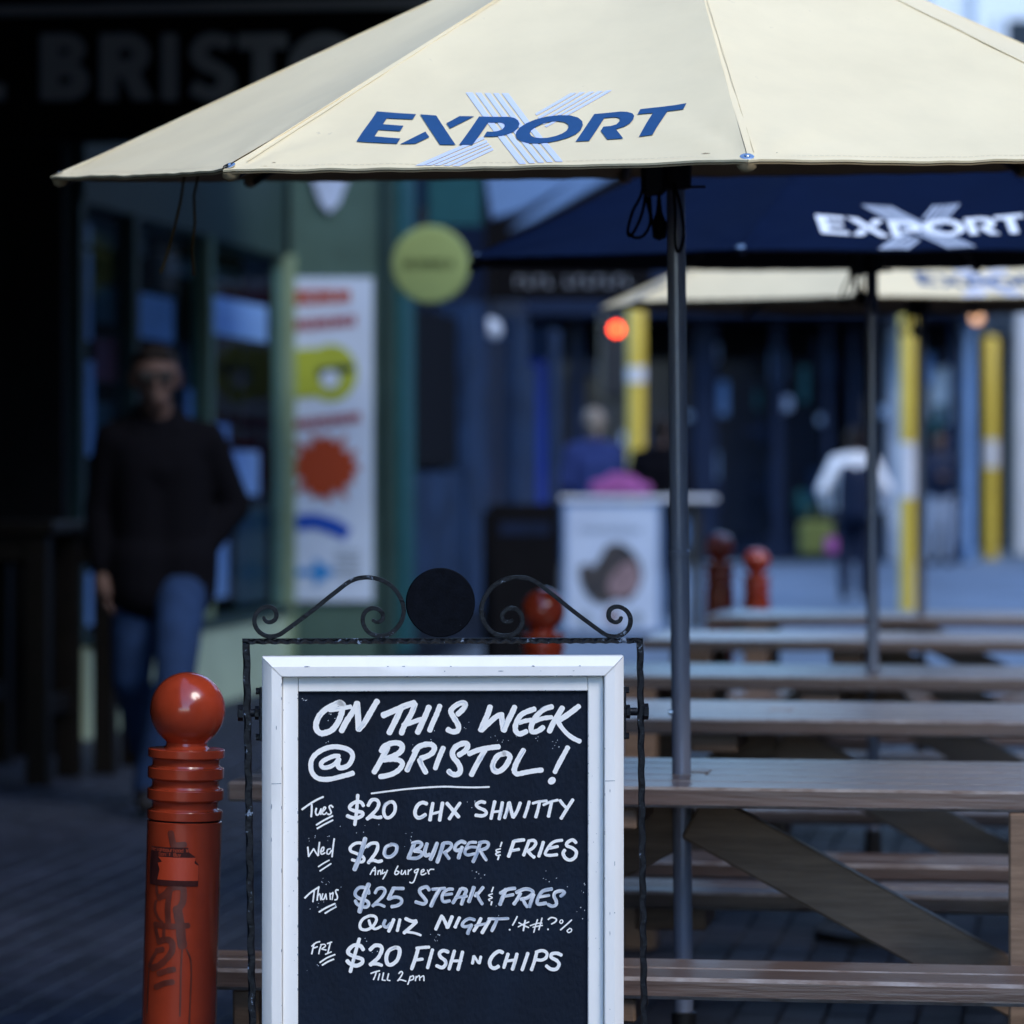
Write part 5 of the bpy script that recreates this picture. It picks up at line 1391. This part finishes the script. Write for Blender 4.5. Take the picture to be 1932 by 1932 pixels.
LOGO = {}
def parasol(label, loc, rim, Rr, rise, phi, tilt, fab, under, mark_panels, m_let, m_str, ties, zbase=0.0, trace=None):
    t = thing('parasol', label, 'parasol', (loc[0], loc[1], 0), 0, 'parasols over the tables', rot=(tilt[0], tilt[1], 0))
    MW = Matrix.Translation((loc[0], loc[1], 0)) @ (Matrix.Rotation(tilt[1], 4, 'Y') @ Matrix.Rotation(tilt[0], 4, 'X'))
    A = Vector((0, 0, rim + rise))
    T = []
    for k in range(8):
        a = phi + R(45 * k)
        T.append(Vector((Rr * math.sin(a), -Rr * math.cos(a), rim)))
    SAG = .018 * Rr
    fr = []
    for k in range(8):
        p, q = T[k], T[(k + 1) % 8]
        ex = (q - p).normalized(); Mm = (p + q) / 2; et = (A - Mm); sl = et.length; et = et / sl
        fr.append((Mm, ex, et, ex.cross(et).normalized(), (q - p).length, sl))
    def disp(k, s_, t_):
        Mm, ex, et, n_, w, sl = fr[k]
        q = max(0, min(1, t_ / sl)); wt = w * (1 - q)
        a = s_ / wt + .5 if wt > 1e-4 else .5
        a = max(0, min(1, a))
        sg_ = SAG * math.sin(math.pi * a) * (math.sin(math.pi * q ** .8) * .75 + .35 * (1 - q))
        wr = .0034 * noise.noise(Vector((s_ * 5 + k * 3.1, t_ * 3, k))) + .0011 * noise.noise(Vector((s_ * 18, t_ * 9, k * 2.0))) * (.4 + .6 * (1 - q))
        de = min(a, 1 - a) * wt
        wr += .0011 * math.sin(t_ * 75 + 3 * math.sin(t_ * 9 + k)) * math.exp(-de / .035) * min(1, de / .006)
        wr += .0010 * math.sin(s_ * 60 + 2.5 * math.sin(s_ * 7 + k)) * math.exp(-t_ / .03)
        # tension creases running into the corners
        cr = 0
        for c_ in (0, 1):
            dx_ = (a - c_) * wt; dd = math.hypot(dx_, t_)
            cr += .0060 * math.exp(-dd / .11) * math.sin(9 * math.atan2(t_ + .001, abs(dx_) + .001))
        return -sg_ + wr + cr
    def P(k, s_, t_, lift=0.0):
        Mm, ex, et, n_, w, sl = fr[k]
        return Mm + ex * s_ + et * t_ + n_ * (disp(k, s_, t_) + lift)
    NU, NV = 44, 60
    for k in range(8):
        Mm, ex, et, n_, w, sl = fr[k]
        b = MB(); hem = .0015
        def rowpts(q):
            wt = w * (1 - q)
            bow = lambda a: .018 * Rr * math.sin(math.pi * a) * (1 - q) ** 3     # hem drawn up between the ribs
            return [P(k, (a / NU - .5) * wt, q * sl + bow(a / NU)) for a in range(NU + 1)]
        top_row = rowpts(0.0)
        lip = [v - Vector((0, 0, hem)) + n_ * -.002 for v in top_row]
        for v in lip: b.v.append(v)
        for i in range(NV + 1):
            q = (i / NV) ** .85 * .985
            for v in rowpts(q): b.v.append(v)
        W_ = NU + 1
        for i in range(NV + 1):
            for j in range(NU):
                a = i * W_ + j
                b.f.append((a, a + 1, a + W_ + 1, a + W_))
        cp = b.build('canopy_panel', M[fab], t, 50)
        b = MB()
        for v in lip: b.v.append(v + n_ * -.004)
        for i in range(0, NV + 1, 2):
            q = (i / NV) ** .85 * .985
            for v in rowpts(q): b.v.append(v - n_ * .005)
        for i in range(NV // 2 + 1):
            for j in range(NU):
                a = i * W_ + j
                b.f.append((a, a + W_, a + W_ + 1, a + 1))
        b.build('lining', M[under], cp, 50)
        # stitched seam
        b = MB()
        b.tube([T[k] + (A - T[k]) * f_ + Vector((0, 0, .0003)) for f_ in [.03 + .95 * i / 12 for i in range(13)]], .0011, 6)
        off_ = fr[k][1] * .015 + n_ * .0006
        b.tube([T[k] + (A - T[k]) * f_ + off_ * (1 - f_) for f_ in [.03 + .9 * i / 12 for i in range(13)]], .0007, 6)
        b.build('seam', M[fab], cp, 60)
        if trace:
            b = MB(); x_ = -w / 2 + .03
            while x_ < w / 2 - .03:
                bow_ = .018 * Rr * math.sin(math.pi * (x_ / w + .5))
                b.add([P(k, x_, .013 + bow_, .0007), P(k, x_ + .007, .013 + bow_, .0007), P(k, x_ + .007, .0140 + bow_, .0007), P(k, x_, .0140 + bow_, .0007)], [(0, 1, 2, 3)])
                x_ += .0105
            tag(b.build('stitching', M['thread'], cp), kind='stuff')
        if trace and k == trace['panel']:
            # unroll the traced outlines onto this panel
            MI = MW.inverted()
            o_ = MI @ Vector((0, 0, HC))
            def flat(px):
                d_ = MI.to_3x3() @ ray(*px)
                tt = (Mm - o_).dot(n_) / d_.dot(n_)
                p_ = o_ + d_ * tt - Mm
                return (p_.dot(ex), p_.dot(et))
            LOGO['let'] = [([flat(f(q)) for q in o2], [flat(f(q)) for q in hl]) for f, o2, hl in LET]
            LOGO['str'] = [[flat(q) for q in s_] for s_ in STR]
    for k in mark_panels:
        def deco(polys, mt, lift, nm):
            bm = bmesh.new()
            for outer, hole in polys:
                lp = [[Vector((q[0], q[1], 0)) for q in outer]]
                if hole: lp.append([Vector((q[0], q[1], 0)) for q in hole])
                fl = [q for l_ in lp for q in l_]
                vs = [bm.verts.new(v) for v in fl]
                for tr_ in tessellate_polygon(lp):
                    p0, p1, p2 = (fl[i] for i in tr_)
                    if (p1 - p0).cross(p2 - p0).z < 0: tr_ = tr_[::-1]
                    try: bm.faces.new([vs[i] for i in tr_])
                    except ValueError: pass
            for _ in range(5):
                ed = [e for e in bm.edges if e.calc_length() > .022]
                if not ed: break
                bmesh.ops.subdivide_edges(bm, edges=ed, cuts=1)
                bmesh.ops.triangulate(bm, faces=bm.faces[:])
            for v in bm.verts: v.co = P(k, v.co.x, v.co.y, lift)
            me = bpy.data.meshes.new(nm); bm.to_mesh(me); bm.free(); me.materials.append(M[mt]); me.shade_smooth()
            o = bpy.data.objects.new(nm, me); COL.objects.link(o)
            o.parent = [c for c in t.children if c.name.startswith('canopy_panel')][k]
        deco([(s_, []) for s_ in LOGO['str']], m_str, .0011, 'printed_stripes')
        deco(LOGO['let'], m_let, .0017, 'lettering')
    # ribs, studs, hub, pole
    for k in range(8):
        v = T[k]; n_ = (fr[k][3] + fr[k - 1][3]).normalized()
        MB().tube([v + (A - v) * .02 - n_ * .016, v + (A - v) * .95 - n_ * .02], .008, 8).build('rib', M['dark_metal'], t, 60)
        m_ = v + (A - v) * .5 - n_ * .022
        MB().tube([m_, Vector((.03 * math.sin(phi + R(45 * k)), -.03 * math.cos(phi + R(45 * k)), rim + .02))], .006, 6).build('strut', M['dark_metal'], t, 60)
        c_ = v + (A - v) * .012 + n_ * .0015
        q_ = n_.to_track_quat('Z', 'Y').to_matrix().to_4x4()
        st = MB().lathe([(.0042, .0), (.0105, .0), (.0108, .0015), (.0085, .0030), (.0045, .0026)], 24, M=Matrix.Translation(c_) @ q_).build('eyelet', M['steel'], t, 40)
        MB().lathe([(.0041, .0006), (.0041, .0036), (.0028, .0048), (0, .0050)], 16, M=Matrix.Translation(c_) @ q_).build('screw', M['steel'], st, 40)
        MB().lathe([(.014, -.004), (.016, -.012), (.010, -.020), (0, -.022)], 12, M=Matrix.Translation(v + (A - v) * .012) @ q_).build('pocket', M[under], t, 60)
    MB().lathe([(.0, rim + rise + .035), (.03, rim + rise + .02), (.075, rim + rise - .02), (.085, rim + rise - .05)][::-1], 24).build('finial', M[fab], t, 60)
    MB().lathe([(.0172, .02), (.0172, rim * .62)], 24).build('lower_pole', M['pole'], t, 40)
    MB().lathe([(.0188, rim * .62 + .0005), (.0190, rim * .62 + .0105), (.0168, rim * .62 + .012), (.0168, rim + rise)], 24).build('upper_pole', M['pole'], t, 40)
    MB().lathe([(.16, 0), (.16, .03), (.05, .045), (.024, .06), (.0225, .30), (.0185, .302)], 28).build('base', M['dark_metal'], t, 35)
    MB().lathe([(.0190, rim - .035), (.028, rim - .033), (.030, rim + .04), (.024, rim + .05), (.0190, rim + .052)], 24).build('hub', M['dark_metal'], t, 40)
    MB().lathe([(0, -.003), (.005, -.003), (.005, .004), (0, .005)], 10, M=Matrix.Translation((-.0185, -.004, .85)) @ Matrix.Rotation(R(-90), 4, 'Y')).build('spring_button', M['steel'], t, 40)
    MB().cbox(-.062, -.018, -.030, .020, rim - .045, rim + .03, .008).build('crank_block', M['dark_metal'], t)
    MB().tube([(-.02, -.022, rim - .030), (.052, -.022, rim - .030)], .0024, 8).build('pin', M['dark_metal'], t, 60)
    MB().lathe([(0, -.05), (.012, -.045), (.014, -.02), (.006, .0), (.003, .03)], 12, c=(-.031, -.02, rim - .075)).build('rope_bob', M['rope'], t, 60)
    ropes = [[(-.062, 0, .06), (-.060, 0, -.02), (-.078, 0, -.06), (-.087, 0, -.095), (-.080, 0, -.102), (-.060, 0, -.06), (-.053, 0, 0), (-.052, 0, .06)],
             [(-.055, .005, .06), (-.053, .005, -.03), (-.046, .005, -.075), (-.057, .005, -.102), (-.074, .005, -.107), (-.087, .005, -.097)],
             [(-.048, 0, .05), (-.047, 0, -.03), (-.044, 0, -.085)], [(-.030, -.012, .05), (-.031, -.014, -.06)],
             [(-.005, -.022, -.01), (.006, -.024, -.05), (.012, -.024, -.10), (.004, -.024, -.132), (-.003, -.024, -.12), (-.003, -.023, -.06), (-.006, -.022, -.01)]]
    for rp in ropes:
        cv = []
        P4 = [rp[0]] + rp + [rp[-1]]
        for i in range(1, len(P4) - 2):
            for f_ in range(5):
                tt = f_ / 5
                cv.append(Vector([.5 * (2 * P4[i][j] + (-P4[i - 1][j] + P4[i + 1][j]) * tt + (2 * P4[i - 1][j] - 5 * P4[i][j] + 4 * P4[i + 1][j] - P4[i + 2][j]) * tt * tt + (-P4[i - 1][j] + 3 * P4[i][j] - 3 * P4[i + 1][j] + P4[i + 2][j]) * tt ** 3) for j in range(3)]))
        cv.append(Vector(rp[-1]))
        MB().tube([Vector((c.x, c.y - .012, c.z + rim - .012)) for c in cv], .0031, 6).build('rope', M['rope'], t, 60)
    MI2 = MW.inverted()
    for pts in ties:
        MB().tube([MI2 @ p_ for p_ in pts], .0028, 6).build('tie', M['tie'], t, 60)
    return t

tie1 = [[at(348, 330, 6.7), at(341, 380, 6.7), at(327, 440, 6.7), at(312, 490, 6.7), at(303, 516, 6.7)], [at(374, 330, 6.75), at(366, 370, 6.75), at(368, 420, 6.75), at(363, 470, 6.75), at(366, 520, 6.75)]]
parasol('big cream parasol with dark blue lettering tilted over the table by the chalkboard', (.3168, 6.6206), 1.826, 1.111, .500, .051, (.0729, -.0133), 'cream', 'cream_under', [7, 1, 3, 5], 'blue_print', 'lilac_print', tie1, trace=dict(panel=7))
p2 = at(1648, 0, 9.97)
parasol('navy parasol with white lettering behind the big cream one', (p2.x, 9.97), 1.862, 1.19, .53, R(-21.3), (.035, -.006), 'navy', 'navy_under', [0, 2, 4, 6], 'white_print', 'grey_print', [])
p3 = at(1738, 0, 14.0)
tie3 = [[at(1800, 575, 13.9), at(1802, 610, 13.9), at(1806, 650, 13.9)]]
parasol('cream parasol with blue lettering beyond the navy one', (p3.x, 14.0), 1.925, 1.28, .58, R(-16.5), (.02, 0), 'cream', 'cream_under', [0, 2, 4, 6], 'blue_print', 'lilac_print', tie3)

# ------------------------------------------------------------------ picnic tables
def picnic_table(label):
    t = thing('picnic_table', label, 'picnic table', (0, 0, 0), 0, 'timber picnic tables in a row')
    X0, X1, TH, ZT = -.80, .80, .036, .735
    nb = 5; D0, D1 = -.325, .325; wd_ = (D1 - D0) / nb
    for i in range(nb):
        y0 = D0 + i * wd_
        b = MB()
        if i == 2:
            b.cbox(X0, -.022, y0 + .002, y0 + wd_ - .002, ZT - TH, ZT, .004); b.cbox(.022, X1, y0 + .002, y0 + wd_ - .002, ZT - TH, ZT, .004)
            b.cbox(-.0218, .0218, y0 + .002, -.0215, ZT - TH, ZT - .0004, .002); b.cbox(-.0218, .0218, .0215, y0 + wd_ - .002, ZT - TH, ZT - .0004, .002)
        else:
            b.cbox(X0, X1, y0 + .002, y0 + wd_ - .002, ZT - TH, ZT, .005)
        wear(b.build('plank', M['wood'], t))
    for sy in (-1, 1):
        for i in range(2):
            c_ = sy * (.545 + i * .118)
            wear(MB().cbox(X0, X1, c_ - .0575, c_ + .0575, .46 - .036, .46, .006).build('seat_plank', M['wood'], t))
    for sx in (-1, 1):
        x = sx * .613
        for sy in (-1, 1):
            MB().cbox(x - .045, x + .045, sy * .285 - .04, sy * .285 + .04, 0, ZT - TH - .001, .004).build('leg', M['wood_side'], t)
            for zz in (.62, .36, .20):
                MB().lathe([(0, -.006), (.009, -.006), (.009, 0), (0, 0)], 8, M=Matrix.Translation((x - sx * .045, sy * .285 - .012, zz)) @ Matrix.Rotation(R(90) * (1 if sx < 0 else -1), 4, 'Y')).build('bolt', M['dark_metal'], t)
        MB().cbox(x + sx * .0685 - .022, x + sx * .0685 + .022, -.30, .30, ZT - TH - .102, ZT - TH - .001, .004).build('bearer', M['wood_side'], t)
        MB().cbox(x + sx * .0685 - .022 , x + sx * .0685 + .022, -.70, .70, .318, .4235, .004).build('bearer', M['wood_side'], t)
        # brace from under the top to the seat bearer
        p0, p1 = Vector((sx * .02, 0, ZT - TH - .045)), Vector((sx * .60, 0, .345))
        dv = (p1 - p0); L = dv.length
        an = math.atan2(-dv.z, dv.x)
        Mx = Matrix.Translation((p0 + p1) / 2 + Vector((0, -.045 if sx > 0 else -.0005, 0))) @ Matrix.Rotation(an, 4, 'Y')
        MB().cbox(-L / 2 - .02, L / 2 + .02, -.021, .021, -.048, .048, .004, Mx).build('brace', M['wood_side'], t)
    MB().cbox(-.18, -.075, -.30, .30, ZT - TH - .042, ZT - TH - .001, .004).build('cleat', M['wood_side'], t)
    for sy in (-1, 1): MB().cbox(-.17, -.03, sy * .605 - .10, sy * .605 + .10, .382, .4235, .004).build('cleat', M['wood_side'], t)
    return t
tb = picnic_table('timber picnic table under the big cream parasol, partly behind the chalkboard')
tb.location = (.335, 6.605, 0); tb.rotation_euler = (0, 0, -ST)
spots = [(.62, 8.34, 'timber picnic table second from the chalkboard, no parasol of its own'), (p2.x, 9.97, 'timber picnic table holding the navy parasol'), (1.26, 12.1, 'timber picnic table between the navy parasol and the second cream one'), (p3.x, 14.0, 'timber picnic table holding the far cream parasol')]
for x, y, lb in spots:
    o = copy_tree(tb); o['label'] = lb; o.location = (x, y, 0); o.rotation_euler = (0, 0, -ST + random.uniform(-.01, .01))
